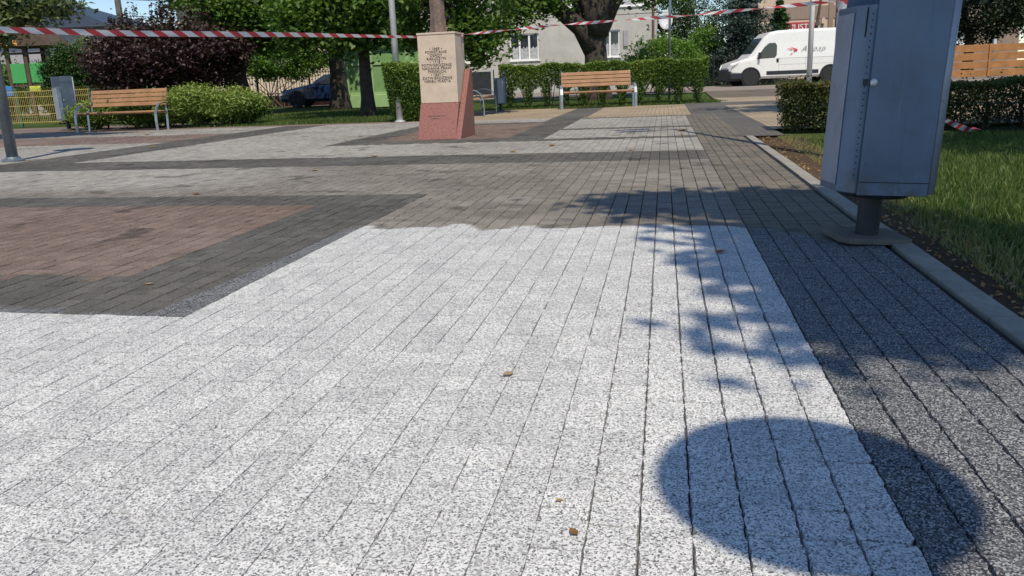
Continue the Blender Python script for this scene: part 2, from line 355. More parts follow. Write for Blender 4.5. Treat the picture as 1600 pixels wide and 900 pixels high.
# ---------------------------------------------------------------- ground, paving
PITCH = 0.0775
def zone(s, t):
    """0 white, 1 dark, 2 red-brown, 3 tan"""
    if t > .355:
        if s < 8.5 or t < 1.05: return 1
        return 3 if s > 8.9 else 1
    if s < 1.95: return 0
    if s < 4.42:
        if t > -1.42: return 0
        return 1 if (t > -1.95 or s < 2.39 or s > 4.08) else 2
    if s < 6.17: return 0
    if s < 6.95: return 1
    if -6.9 < t < -6.1: return 1
    if t < -6.9: return 0 if s < 9.6 else (2 if s < 11.4 else 0)
    if s < 8.35: return 0
    if t < -3.9: return 0
    if t < -1.37 and s < 12.2:
        return 1 if (t > -1.85 or t < -3.45 or s < 8.85 or s > 11.8) else 2
    if t < -1.37: 
        if s < 13.2: return 1 if t > -1.9 else 0
        return 1 if t > -1.9 else 3
    if s < 8.6 or 10.05 < s < 10.35 or 12.7 < s < 12.95: return 1
    if s < 12.95: return 0
    return 3

tag(link_mesh('ground', fast_mesh('ground', [(-400, -200, -.035), (400, -200, -.035), (400, 900, -.035), (-400, 900, -.035)], [(0, 1, 2, 3)]), M['lawn']), kind='structure')
def st_sheet(name, poly, z, mat):
    b = MB(); b.add([W(s, t, z) for s, t in poly], [tuple(range(len(poly)))])
    return tag(b.build(name, mat), kind='structure')

paving = thing('paving', None, None); tag(paving, kind='structure')
bed = MB(); bed.add([W(*q, -.013) for q in ((-4, -15), (-4, .85), (8.35, .85), (8.35, 1.25), (13.2, 1.25), (13.2, -15))], [(0, 1, 2, 3, 4, 5)])
bed.build('joint_bed', M['joint'], paving)

S0, S1, T0, T1 = 0.1, 13.2, -9.5, .355 + 6 * PITCH
n_s = int((S1 - S0) / PITCH)
tcols = [.355 + k * PITCH for k in range(int((T0 - .355) / PITCH), 6)]   # left edges of the strips
cells = []
for k, tl in enumerate(tcols):
    off = random.uniform(-.006, .006)
    tc_ = tl + PITCH / 2
    for i in range(n_s):
        sl = S0 + i * PITCH
        sc_ = sl + PITCH / 2 + off + random.uniform(-.002, .002)
        if tc_ < -2.6 - sc_ * 1.05 and sc_ < 6.5: continue         # far outside the picture on the left
        cells.append((sc_, tc_, zone(sc_, tc_)))
cells = np.array(cells)
wx = cells[:, 0] * SA + cells[:, 1] * CA; wy = cells[:, 0] * CA - cells[:, 1] * SA
ang = np.abs(np.arctan2(wx, wy)); dist = np.hypot(wx, wy)
rank = np.where((ang < R(37.5)) & (dist > .84) & (wy > .83), dist, 1e9)
order = np.argsort(rank); near = set(order[:300].tolist())

def paver_mesh(name, per, mat, seed, tight=False):
    """one stone: ragged top outline, sloping flanks down into the joint"""
    g = np.random.default_rng(seed); hs, ht = PITCH / 2 - .0002, PITCH / 2 - (.0002 if tight else .0006)
    ring = []
    for (a, b_) in (((-1, -1), (1, -1)), ((1, -1), (1, 1)), ((1, 1), (-1, 1)), ((-1, 1), (-1, -1))):
        for k in range(per):
            q = k / per; ring.append((a[0] + (b_[0] - a[0]) * q, a[1] + (b_[1] - a[1]) * q))
    n = len(ring); V = []
    for (x, y) in ring:      # x across (t), y along (s)
        jx, jy = g.normal(0, .0013) - abs(g.normal(0, .0012)) * x * (g.random() < .35), g.normal(0, .0011); c = (.0030 if abs(x) == 1 and abs(y) == 1 else .0014) * (.4 if tight else 1); jx *= .45 if tight else 1
        V.append((x * (ht - c) + jx, y * (hs - c * .55) + jy * .8, g.normal(0, .0002)))
    for (x, y) in ring: V.append((x * ht, y * hs, -.0135))
    Fc = [tuple(range(n))] + [(i, i + n, (i + 1) % n + n, (i + 1) % n) for i in range(n)]
    me = bpy.data.meshes.new(name); me.from_pydata(V, [], [tuple(reversed(f)) if False else f for f in Fc]); me.update()
    bm = bmesh.new(); bm.from_mesh(me); bmesh.ops.recalc_face_normals(bm, faces=bm.faces); bm.to_mesh(me); bm.free()
    at = me.attributes.new('tone', 'FLOAT', 'FACE'); at.data.foreach_set('value', np.full(len(me.polygons), g.random(), np.float32))
    me.materials.append(mat); return me
variants = {z: [paver_mesh('paver', 6, PAV[z], 100 * z + k) for k in range(9)] for z in range(2)}
variants[9] = [paver_mesh('paver', 5, PAV[0], 900 + k, True) for k in range(9)]
for i in sorted(near):
    s, t, z = cells[i]; me = random.choice(variants[9 if z == 0 and t < -.05 - random.random() * .1 else int(z)])
    o = bpy.data.objects.new('paver', me); COL.objects.link(o); o.parent = paving
    w = W(s, t, random.gauss(0, .0003)); o.location = w
    o.rotation_euler = (random.gauss(0, .0025), random.gauss(0, .004), -A + random.gauss(0, .005) + random.choice((0, math.pi)))
# the rest of the stones as one mass
rest = np.array([i for i in range(len(cells)) if i not in near]); n = len(rest)
cs = cells[rest, 0]; ct = cells[rest, 1]; cz = cells[rest, 2].astype(int)
hs, ht = PITCH / 2 - .0003, PITCH / 2 - .0005
corner = np.array([(-1, -1), (1, -1), (1, 1), (-1, 1)], float)
V = np.zeros((n, 8, 3)); lim_ = np.where(ct > -1.5, 3.37, 2.0); old = cs > lim_
zz = rng.normal(0, 1, n) * np.where(old, .0008, .0003); tx = rng.normal(0, .005, n); ty = rng.normal(0, 1, n) * np.where(old, .005, .002)
gap = np.abs(rng.normal(0, .0009, n)); gs = np.where(old, .0027 + gap * .8, .0010 + gap * .4)
for k in range(4):
    a, b_ = corner[k]
    lt = a * (ht - np.where(old, .0017, np.where(ct < -.1, .0007, .0016)) - gap * np.where(old | (ct > -.1), 1, .4)) + rng.normal(0, .0008, n); ls = b_ * (hs - gs) + rng.normal(0, 1, n) * np.where(old, .0007, .0003)
    for j, (dt, ds, z) in enumerate(((lt, ls, zz + tx * lt + ty * ls), (np.full(n, a * ht), np.full(n, b_ * hs), np.full(n, -.0135)))):
        S_, T_ = cs + ds, ct + dt
        V[:, k + 4 * j, 0] = S_ * SA + T_ * CA; V[:, k + 4 * j, 1] = S_ * CA - T_ * SA; V[:, k + 4 * j, 2] = z
base = np.array([(0, 1, 2, 3), (0, 4, 5, 1), (1, 5, 6, 2), (2, 6, 7, 3), (3, 7, 4, 0)])
Fq = (base[None] + (np.arange(n) * 8)[:, None, None]).reshape(-1, 4)
me = fast_mesh('pavers', V.reshape(-1, 3), Fq); me.polygons.foreach_set('use_smooth', [False] * len(Fq))
me.polygons.foreach_set('material_index', np.repeat(cz, 5).astype(np.int32))
at = me.attributes.new('tone', 'FLOAT', 'FACE'); at.data.foreach_set('value', np.repeat(rng.random(n), 5).astype(np.float32))
link_mesh('pavers', me, PAV, paving, kind='stuff')

b = MB(); b.add([W(*q, -.003) for q in ((-4, .85), (.08, .85), (.08, -2.6), (6.5, -9.4), (6.5, -15), (-4, -15))], [(0, 1, 2, 3, 4, 5)]); b.build('outlying_paving', M['pav_white'], paving)
# paving farther off: flat fields, each of its own tone
def field(name, s0, s1, t0, t1, col, z=-.002):
    me = fast_mesh(name, [W(s0, t0, z), W(s1, t0, z), W(s1, t1, z), W(s0, t1, z)], [(0, 3, 2, 1)])
    a_ = me.attributes.new('col', 'FLOAT_COLOR', 'FACE'); a_.data.foreach_set('color', [*col, 1.0])
    return link_mesh(name, me, M['far_paving'], paving)
GREY, DARK, TAN, LITE, REDB = (.25, .235, .215), (.115, .108, .10), (.36, .285, .20), (.33, .315, .295), (.20, .145, .125)
field('paving_field', 13.2, 17.7, -1.3, .45, TAN); field('paving_field', 13.2, 17.7, -1.9, -1.3, DARK)
field('paving_field', 13.2, 17.7, -4.6, -1.9, TAN); field('paving_field', 13.2, 13.7, -9, -4.6, REDB); field('paving_field', 13.2, 15.9, -18, -9, REDB)
field('paving_field', 8.35, 16.5, .355 + 6 * PITCH, 1.25, DARK); field('paving_field', 13.2, 16.5, .45, .355 + 6 * PITCH, DARK)
field('paving_field', 9.3, 16.5, 1.25, 7.5, TAN); field('paving_field', 16.5, 18.2, .45, 8.5, DARK)
field('paving_field', 18.2, 21.5, 1.3, 9, TAN)
field('paving_field', 6.5, 13.2, -18, -9.4, GREY)
field('paving_field', 9.6, 11.5, -16, -9.5, REDB, -.0005)
st_sheet('path', [(21.5, 1.3), (21.5, 9), (30, 12), (30, 1.5)], -.006, M['path'])
st_sheet('road', [(29, -60), (29, 70), (41, 70), (41, -60)], -.012, M['road'])
st_sheet('soil_strip', [(.2, .92), (.2, 1.06), (3, 1.08), (6.5, 1.26), (8.2, 1.4), (8.2, .92)], -.012, M['soil'])

# kerb stones along the lawn
kerb = thing('kerb', None, None); tag(kerb, kind='structure')
s = .15
kme = None
while s < 8.3:
    b = MB(); L = min(.49, 8.34 - s); b.box((0, 0, -.04), (.076, L - .006, .104)); 
    o = b.build('kerb_stone', M['kerb'], kerb, bevel=.002); o.location = W(s + L / 2, .884, random.gauss(-.006, .0015)); o.rotation_euler = (0, random.gauss(0, .01), -A + random.gauss(0, .004)); s += L

# ---------------------------------------------------------------- foliage tools
def leaves(name, C, size, mat, parent=None, upb=.5, aspect=.62, tone=None, kind=None, hang=0.0):
    """C (n,3) leaf centres -> folded diamond leaves"""
    n = len(C); N = rng.normal(0, 1, (n, 3)); N[:, 2] = np.abs(N[:, 2]) + upb; N /= np.linalg.norm(N, axis=1)[:, None]
    D_ = rng.normal(0, 1, (n, 3)); D_[:, 2] -= hang; D_ -= N * (D_ * N).sum(1)[:, None]; D_ /= np.linalg.norm(D_, axis=1)[:, None]
    B_ = np.cross(N, D_); sz = size * rng.uniform(.65, 1.3, n)[:, None]
    V = np.zeros((n, 4, 3)); V[:, 0] = C - D_ * sz * .5; V[:, 2] = C + D_ * sz * .5
    V[:, 1] = C + B_ * sz * aspect * .5 + N * sz * .12 - D_ * sz * .08; V[:, 3] = C - B_ * sz * aspect * .5 + N * sz * .12 - D_ * sz * .08
    i = np.arange(n) * 4
    Fq = np.stack([np.stack([i, i + 1, i + 2], 1), np.stack([i, i + 2, i + 3], 1)], 1).reshape(-1, 3)
    me = fast_mesh(name, V.reshape(-1, 3), Fq)
    tone = rng.beta(2, 2.6, n) if tone is None else np.clip(tone + rng.normal(0, .13, n), 0, 1)
    a_ = me.attributes.new('tone', 'FLOAT', 'FACE'); a_.data.foreach_set('value', np.repeat(tone, 2).astype(np.float32))
    return link_mesh(name, me, mat, parent, kind=kind)
def clumps(c, r, k, per, spread, shell=.55, zmin=None):
    """clump centres through an ellipsoid, leaves gathered round them"""
    d = rng.normal(0, 1, (k, 3)); d /= np.linalg.norm(d, axis=1)[:, None]
    q = (shell + (1 - shell) * rng.random(k)) ; cc = np.array(c) + d * q[:, None] * np.array(r)
    if zmin is not None: cc[:, 2] = np.maximum(cc[:, 2], zmin + rng.random(k) * .3)
    P = np.repeat(cc, per, 0) + rng.normal(0, 1, (k * per, 3)) * np.array(spread) * np.repeat(rng.uniform(.6, 1.3, k), per)[:, None]
    tone = np.repeat(np.clip(rng.normal(.45, .14, k), 0, 1), per)
    return cc, P, tone
def limb(b, a, e, r0_, r1_, n=7, wob=.12):
    a, e = Vector(a), Vector(e); d = e - a; L = d.length; pts = []; rr = []
    for i in range(n):
        q = i / (n - 1); w = math.sin(q * math.pi) * wob * L
        pts.append(a + d * q + Vector((random.uniform(-w, w) * .5, random.uniform(-w, w) * .5, w * .35))); rr.append(r0_ + (r1_ - r0_) * q)
    b.tube(pts, rr, 7)
def tree(name, label, base, trunk_r, trunk_h, crown_c, crown_r, k, per, spread, leaf, mat='leaf_maple', bark='bark', shell=.5, zmin=None, group=None, lean=(0, 0), hang=0.0, extra=None, nb=9):
    t = thing(name, label, 'tree', base, 0, group)
    bx, by = base[0], base[1]; b = MB(); n = 9; pts = []; rr = []
    for i in range(n):
        q = i / (n - 1); pts.append((lean[0] * q + random.uniform(-.02, .02), lean[1] * q + random.uniform(-.02, .02), -.1 + (trunk_h + .1) * q))
        rr.append(trunk_r * (1.35 if i == 0 else 1.12 if i == 1 else 1 - .35 * q))
    b.tube(pts, rr, 14)
    c = (crown_c[0] - bx, crown_c[1] - by, crown_c[2])
    cc, P, tone = clumps(c, crown_r, k, per, spread, shell, zmin)
    if extra is not None:
        for (ec, er, ek) in extra:
            c2, P2, t2 = clumps((ec[0] - bx, ec[1] - by, ec[2]), er, ek, per, spread, .2); cc = np.vstack([cc, c2]); P = np.vstack([P, P2]); tone = np.concatenate([tone, t2])
    for i in rng.choice(len(cc), min(nb, len(cc)), replace=False): limb(b, (lean[0], lean[1], trunk_h * random.uniform(.72, .98)), cc[i], trunk_r * .42, .015)
    b.build('trunk', M[bark], t, smooth=True)
    leaves('crown', P, leaf, M[mat], t, tone=tone, hang=hang)
    return t
def hedge(name, label, a, b_, depth, h, n, leaf, mat, stems=0, z0=.0, taper=.0, top_tone=.3, group=None, ragged=.05):
    """clipped hedge from a to b (world xy), leaves thick at the skin"""
    t = thing(name, label, 'hedge', (a[0], a[1], 0), 0, group)
    ax = np.array([b_[0] - a[0], b_[1] - a[1]]); L = np.linalg.norm(ax); ax /= L; nx = np.array([-ax[1], ax[0]])
    u = rng.random(n) * L; v = rng.random(n) * depth; w = rng.random(n); w = 1 - w ** 1.35 * (1 - z0 / h)
    # push most leaves outward to the skin
    m_ = rng.random(n); v = np.where(m_ < .42, np.abs(rng.normal(0, .05, n)), np.where(m_ < .6, depth - np.abs(rng.normal(0, .05, n)), v))
    w = np.where((m_ > .6) & (m_ < .85), 1 - np.abs(rng.normal(0, .05, n)), w)
    bumpy = np.sin(u * 5.1 + 1) * .5 + np.sin(u * 11.7) * .3 + np.sin(u * 23 + 2) * .2
    if taper:      # narrower at the foot, as bushes are
        ctr = depth / 2; k_ = 1 - taper * (1 - w) ** 1.2; v = ctr + (v - ctr) * k_
        ue = np.minimum(u, L - u); u = np.where(ue < .35, L / 2 + (u - L / 2) * (1 - taper * .18 * (1 - w)), u)
    if stems:      # gaps between the bushes near the ground
        ph = (u / L * stems) % 1 - .5; keep = (w > .50 + .1 * np.sin(u * 7)) | (np.abs(ph) < .10 + .60 * np.clip(w, 0, 1) ** 1.4); u, v, w, bumpy = u[keep], v[keep], w[keep], bumpy[keep]
    z = w * h * (1 + bumpy * ragged) + rng.normal(0, .012, len(u)) + (rng.random(len(u)) < .015) * rng.random(len(u)) * .12 * (w > .95)
    v = v + bumpy * .03 + rng.normal(0, .02, len(u))
    P = np.stack([ax[0] * u + nx[0] * v, ax[1] * u + nx[1] * v, z], 1)
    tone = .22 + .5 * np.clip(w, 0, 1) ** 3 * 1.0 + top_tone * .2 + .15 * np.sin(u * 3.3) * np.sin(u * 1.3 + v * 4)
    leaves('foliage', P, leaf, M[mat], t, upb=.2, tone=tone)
    b = MB()
    nst = stems if stems else int(L / .35)
    for k in range(nst):
        uc = (k + .5) / nst * L
        for _ in range(6):
            q0 = Vector((ax[0] * (uc + random.gauss(0, .04)) + nx[0] * (depth / 2 + random.gauss(0, .04)), ax[1] * uc + nx[1] * (depth / 2 + random.gauss(0, .04)), -.03))
            du = random.gauss(0, .16); dv = random.gauss(0, .14)
            q1 = q0 + Vector((ax[0] * du + nx[0] * dv, ax[1] * du + nx[1] * dv, h * random.uniform(.7, .95)))
            b.tube([q0, (q0 + q1) / 2 + Vector((0, 0, .03)), q1], [.012, .009, .003], 5)
    b.build('stems', M['twig'], t)
    return t

# ---------------------------------------------------------------- monument
def text_obj(body, size, mat, parent, loc, rot=(R(90), 0, 0), shear=0.0, name='lettering', ext=.002, spacing=1.0, offset=0.0):
    cu = bpy.data.curves.new(name, 'FONT'); cu.body = body; cu.size = size; cu.align_x = 'CENTER'; cu.align_y = 'CENTER'; cu.extrude = ext; cu.shear = shear
    cu.space_character = spacing; cu.resolution_u = 3; cu.materials.append(mat)
    cu.offset = offset; tmp = bpy.data.objects.new(name, cu); COL.objects.link(tmp)
    me = bpy.data.meshes.new_from_object(tmp); bpy.data.objects.remove(tmp); bpy.data.curves.remove(cu); me.name = name
    if not me.materials: me.materials.append(mat)
    o = bpy.data.objects.new(name, me); COL.objects.link(o); o.parent = parent; o.location = loc; o.rotation_euler = rot; o['kind'] = 'stuff'; return o
mon = thing('monument', 'sandstone block on a slanted red granite base with engraved dates, standing on the plaza', 'monument', (-.775, 9.72, 0), -A)
b = MB(); b.box((0, 0, .43 + .405), (.475, .42, .81)); shaft = b.build('shaft', M['sandstone'], mon, bevel=.006)
b = MB(); b.box((0, 0, 1.243 + .012), (.488, .432, .024)); b.build('cap_slab', M['sandstone'], mon, bevel=.004)
b = MB(); b.prism([(-.43, 0), (-.215, .428), (.215, .428), (.215, 0)], -.243, .243, 'yz'); gb = b.build('granite_base', M['granite'], mon, bevel=.005)
b = MB(); b.prism([(-.455, 0), (.27, 0), (.27, .83), (.165, .83)], .246, .312, 'yz'); b.build('granite_fin', M['granite'], mon, bevel=.004)
lines = ['• 1469 •', 'POWSTANIE', 'OSADY', 'KAŁUSZYN', '• 1718 •', 'POTWIERDZENIE', 'NADANIA PRAW', 'MIEJSKICH', '• 1847 •', 'ZATWIERDZENIE', 'HERBU MIASTA']
for i, l in enumerate(lines):
    text_obj(l, .047, M['letter_dark'], shaft, (-.01, -.2115, 1.075 - i * .0385), ext=.0015, spacing=1.06)
sl = math.atan2(.428, .215)
b = MB()
for i, (w_, z_) in enumerate(((.24, .275), (.13, .245))):      # small worn inscription on the sloping granite
    k = int(w_ / .012)
    for j in range(k):
        if random.random() < .25: continue
        y_ = -.43 + z_ / .428 * .215
        b.box((-.02 - w_ / 2 + j * .012, y_ - .0005, z_), (.007, .002, .014), Matrix.Rotation(sl - R(90), 3, 'X'))
b.build('worn_inscription', M['letter_dark'], gb)

st_ = thing('statue', 'brown carved draped figure standing on top of the sandstone monument', 'statue', mon.location + Vector((-.03, .03, 1.267)), -A)
prof = [(0, .098, .085), (.02, .100, .088), (.12, .092, .080), (.25, .086, .074), (.40, .092, .076), (.52, .098, .078), (.62, .112, .080), (.72, .128, .078), (.80, .120, .070), (.835, .060, .052), (.86, .036, .036), (.89, .036, .038), (.91, .050, .056), (.95, .060, .068), (1.0, .058, .066), (1.04, .042, .048), (1.065, .012, .014)]
b = MB(); nn = 40; V_ = []
for (z_, ra, rb) in prof:
    fold = .16 * max(0, 1 - z_ / .8)
    for j in range(nn):
        q = 2 * math.pi * j / nn; k_ = 1 + fold * (math.sin(q * 7 + z_ * 2) * .6 + math.sin(q * 3 + 1) * .4)
        V_.append((ra * k_ * math.cos(q), rb * k_ * math.sin(q), z_))
b.add(V_, [(i * nn + j, i * nn + (j + 1) % nn, (i + 1) * nn + (j + 1) % nn, (i + 1) * nn + j) for i in range(len(prof) - 1) for j in range(nn)] + [tuple(reversed(range(nn))), tuple(range((len(prof) - 1) * nn, len(prof) * nn))])
for sx in (-1, 1):      # forearms folded before the chest, run into the robe
    b.tube([(sx * .115, 0, .74), (sx * .135, -.02, .58), (sx * .115, -.055, .47), (sx * .04, -.10, .52), (sx * .005, -.105, .56)], [.036, .034, .032, .027, .020], 10)
b.tube([(0, -.055, .985), (0, -.078, .962), (0, -.066, .952)], [.006, .011, .008], 6)
b.build('draped_figure', M['bronze'], st_, smooth=True)
b = MB(); b.box((0, 0, .004), (.25, .22, .02)); b.build('plinth', M['bronze'], st_, bevel=.003)

# ---------------------------------------------------------------- litter bins
def litter_bin(label, loc, rz, pale_left=True, scale=1.0, tilt=0.0):
    t = thing('litter_bin', label, 'litter bin', loc, rz, 'sheet steel litter bins'); t.scale = (scale,) * 3; t.rotation_euler = (0, tilt, rz)
    z0, z1, z2 = .20, .865, 1.08
    plan = [(-.128, -.145), (.128, -.145), (.160, -.105), (.160, .105), (.128, .145), (-.128, .145), (-.168, .085), (-.168, -.085)]
    b = MB(); n = len(plan); inn = [(x * .93, y * .93) for x, y in plan]
    b.add([(x, y, z0) for x, y in plan] + [(x, y, z1) for x, y in plan] + [(x, y, z1) for x, y in inn] + [(x, y, z1 - .12) for x, y in inn],
          [tuple(range(n))] + [(i, (i + 1) % n, (i + 1) % n + n, i + n) for i in range(n)] + [(i + n, (i + 1) % n + n, (i + 1) % n + 2 * n, i + 2 * n) for i in range(n)]
          + [(i + 2 * n, (i + 1) % n + 2 * n, (i + 1) % n + 3 * n, i + 3 * n) for i in range(n)] + [tuple(range(3 * n, 4 * n))])
    b.build('body', M['bin_blue'], t, bevel=.004)
    b = MB(); b.box((-.1715, 0, (z0 + z1) / 2), (.005, .150, z1 - z0 - .05)); tag(b.build('side_panel', M['bin_pale'], t, bevel=.002), 'steel side panel, coloured paler for light off the paving')  # paler than the body: light bounced off sunlit paving, put into the colour
    b = MB(); b.box((0, 0, z1 - .06), (.29, .25, .10)); b.build('liner', M['black'], t)
    for zs_ in (.245, .96):
        b = MB(); b.box((.008, -.1538, zs_), (.250, .003, .003)); b.build('fold_seam', M['bin_dark'], t)
    for sy in (-1, 1):      # tall outer plates with rolled edges
        b = MB(); y = sy * .150; b.box((.008, y, (z0 + z2) / 2 - .004), (.252, .006, z2 - z0)); b.build('cover_plate', M['bin_blue'], t, bevel=.002)
        b = MB(); b.tube([(.148, sy * .139, z0 + .004), (.148, sy * .139, z2 - .02)], .0165, 12); b.build('rolled_edge', M['bin_pale'], t, smooth=True)
    b = MB(); b.box((-.136, -.149, .55), (.017, .005, .60)); h_ = b.build('hinge_strip', M['bin_blue'], t)
    b = MB()
    for k in range(26): b.box((-.136, -.152, .27 + k * .0225), (.004, .0015, .006))
    b.build('perforations', M['black'], h_)
    b = MB(); b.lathe([(.012, 0), (.0135, .003), (.0115, .009), (.005, .010)], 16, (0, 0, 0)); lk = b.build('lock', M['galv'], t, smooth=True); lk.rotation_euler = (R(90), 0, 0); lk.location = (-.108, -.1535, .60)
    b = MB(); b.box((-.136, -.153, .60), (.014, .01, .022)); b.build('lock_tongue', M['bin_dark'], t)
    b = MB(); b.tube([(0, 0, .012), (0, 0, z0 + .01)], .042, 18); b.lathe([(.12, z0 - .022), (.13, z0 - .001)], 18); b.build('pole', M['bin_dark'], t, smooth=False)
    b = MB(); b.prism([(-.135, -.08), (-.10, -.115), (.11, -.115), (.135, -.09), (.135, .125), (-.135, .125)], 0.004, .026, 'xy'); b.build('base_slab', M['slab'], t, bevel=.004)
    return t
litter_bin('large grey-blue steel litter bin on a short pole beside the kerb', (1.385, 2.88, 0), -R(3), tilt=R(3.2))
litter_bin('grey-blue steel litter bin beside the bench and yellow fence', (-9.45, 16.6, 0), R(62), scale=1.05)
litter_bin('pale steel litter bin behind the bench near the monument', (-.12, 17.3, 0), R(95), scale=.85)

# ---------------------------------------------------------------- benches
def bench(label, loc, rz, L=1.7):
    t = thing('park_bench', label, 'bench', loc, rz, 'wooden slat benches round the plaza')
    for i in range(4):
        b = MB(); z = .505 + i * .083; y = .13 + (z - .5) * .22
        b.box((0, y, z), (L - .13, .03, .072), Matrix.Rotation(-R(12), 3, 'X')); b.build('back_slat', M['wood'], t, bevel=.006)
    for i in range(5):
        b = MB(); b.box((0, -.25 + i * .082, .352 - (0.012 if 0 < i < 4 else 0) + (.01 if i == 0 else 0)), (L - .09, .07, .034)); b.build('seat_slat', M['wood'], t, bevel=.006)
    for sx in (-1, 1):
        x = sx * (L / 2 - .03); b = MB()
        pts = [(x, -.30, -.02), (x, -.305, .15), (x, -.30, .30), (x, -.26, .42), (x, -.17, .495), (x, -.05, .52), (x, .08, .505), (x, .14, .48)]
        for a, c in zip(pts[:-1], pts[1:]): b.bar(a, Vector(c) + (Vector(c) - Vector(a)).normalized() * .012, .055, .016)
        b.build('side_arch', M['steel'], t)
        b = MB(); b.bar((x, .02, -.02), (x, .05, .40), .045, .014); b.build('rear_leg', M['steel'], t)
        b = MB(); b.bar((x - sx * .035, -.29, .33), (x - sx * .035, .11, .34), .012, .04); b.bar((x - sx * .055, .10, .34), (x - sx * .055, .20, .80), .03, .012); b.build('slat_bracket', M['steel'], t)
    return t
bench('wooden slat bench with steel arches in front of the clipped hedge', (2.05, 17.3, 0), R(1))
bench('wooden slat bench with steel arches beside the juniper bushes', (-7.55, 15.3, 0), -R(12), 1.85)
bench('wooden slat bench seen end-on behind the monument', (-.62, 15.95, 0), R(82), 1.65)

# ---------------------------------------------------------------- lamps and poles
def disc_lamp(label, loc, h=2.46):
    t = thing('park_lamp', label, 'lamp', loc, 0, 'disc-headed park lamps')
    b = MB(); b.tube([(0, 0, 0), (0, 0, h - .10)], .058, 18); b.build('post', M['lamp_post'], t, smooth=True)
    b = MB(); b.lathe([(.115, .0), (.115, .012), (.085, .03), (.066, .05)], 20); b.build('foot_flange', M['lamp_post'], t)
    for k in range(4):
        q = k * math.pi / 2 + .6; b = MB(); b.lathe([(.012, .012), (.012, .028)], 6, (.098 * math.cos(q), .098 * math.sin(q), 0)); b.build('bolt', M['steel'], t)
    b = MB(); b.lathe([(.05, h - .2), (.06, h - .19), (.06, h - .10), (.05, h - .09)], 18); b.build('collar', M['lamp_post'], t)
    b = MB(); b.lathe([(.05, h - .05), (.215, h - .02), (.25, h), (.24, h + .02), (.12, h + .06), (.02, h + .07)], 32); b.build('disc_head', M['lamp_post'], t, smooth=True)
    b = MB(); b.lathe([(.05, h - .10), (.14, h - .07), (.16, h - .047)], 24); b.build('diffuser', M['letter_white'], t)
    return t
disc_lamp('grey park lamp post standing on the dark paving at the left edge', (-5.56, 8.56, 0))
disc_lamp('grey park lamp whose round shadow falls on the near paving', (.665, -.47, 0))
t = thing('tall_lamp', 'tall twin-headed lamp post behind the large litter bin', 'lamp', (2.50, 5.78, 0))
b = MB(); b.tube([(0, 0, 0), (0, 0, 3), (0, 0, 5.6)], [.045, .04, .03], 14); b.build('post', M['galv'], t, smooth=True)
for sy in (-1, 1):
    b = MB(); b.tube([(0, 0, 5.55), (-.1, sy * .10, 5.68), (-.28, sy * .16, 5.72)], .018, 8); b.build('arm', M['galv'], t, smooth=True)
    b = MB(); b.prism([(-.24, sy * .16 - .055), (-.24, sy * .16 + .055), (-.42, sy * .16 + .09), (-.66, sy * .16 + .06), (-.74, sy * .16), (-.66, sy * .16 - .06), (-.42, sy * .16 - .09)], 5.70, 5.745, 'xy'); b.build('lamp_head', M['lamp_post'], t, bevel=.01)
t = thing('flagpole', 'silver metal pole rising behind the monument by the small hedge', 'pole', (-1.97, 14.2, 0))
b = MB(); b.tube([(0, 0, 0), (0, 0, 3.0), (-.01, 0, 7)], [.062, .052, .04], 16); b.build('shaft', M['galv'], t, smooth=True)
b = MB(); b.lathe([(.10, 0), (.10, .015), (.07, .03)], 16); b.build('foot', M['galv'], t)
t = thing('street_pole', 'white metal pole standing in front of the parked van', 'pole', (8.65, 22, 0))
b = MB(); b.tube([(0, 0, 0), (0, 0, 6)], [.075, .06], 14); b.build('shaft', M['letter_white'], t, smooth=True)
b = MB(); b.lathe([(.11, 0), (.11, .02), (.08, .05)], 14); b.build('foot', M['galv'], t)
t = thing('sign_pole', 'thin grey pole behind the hedge near the house corner', 'pole', (4.33, 20.4, 0))
b = MB(); b.tube([(0, 0, 0), (0, 0, 4)], .034, 10); b.build('shaft', M['lamp_post'], t, smooth=True)
b = MB(); b.lathe([(.045, 3.99), (.045, 4.03), (.02, 4.05)], 10); b.build('cap', M['lamp_post'], t)
t = thing('utility_pole', 'grey concrete utility pole against the sky by the dark roof', 'pole', (-17.35, 36, 0))
b = MB(); b.tube([(0, 0, 0), (0, 0, 8)], [.17, .11], 10); b.build('shaft', M['slab'], t)
b = MB(); b.box((0, 0, 7.4), (1.6, .1, .1)); b.build('crossarm', M['slab'], t)
for k, (dz, yy) in enumerate(((4.95, 0), (4.25, .4))):
    b = MB(); b.tube([(-17.3 + i * 2.0, 36 + yy + .3 * i, dz - .14 * i + .008 * i * i) for i in range(14)], .016, 5)
    tag(b.build('overhead_wire', M['black']), ('upper' if k == 0 else 'lower') + ' overhead wire running from the utility pole', 'wire')

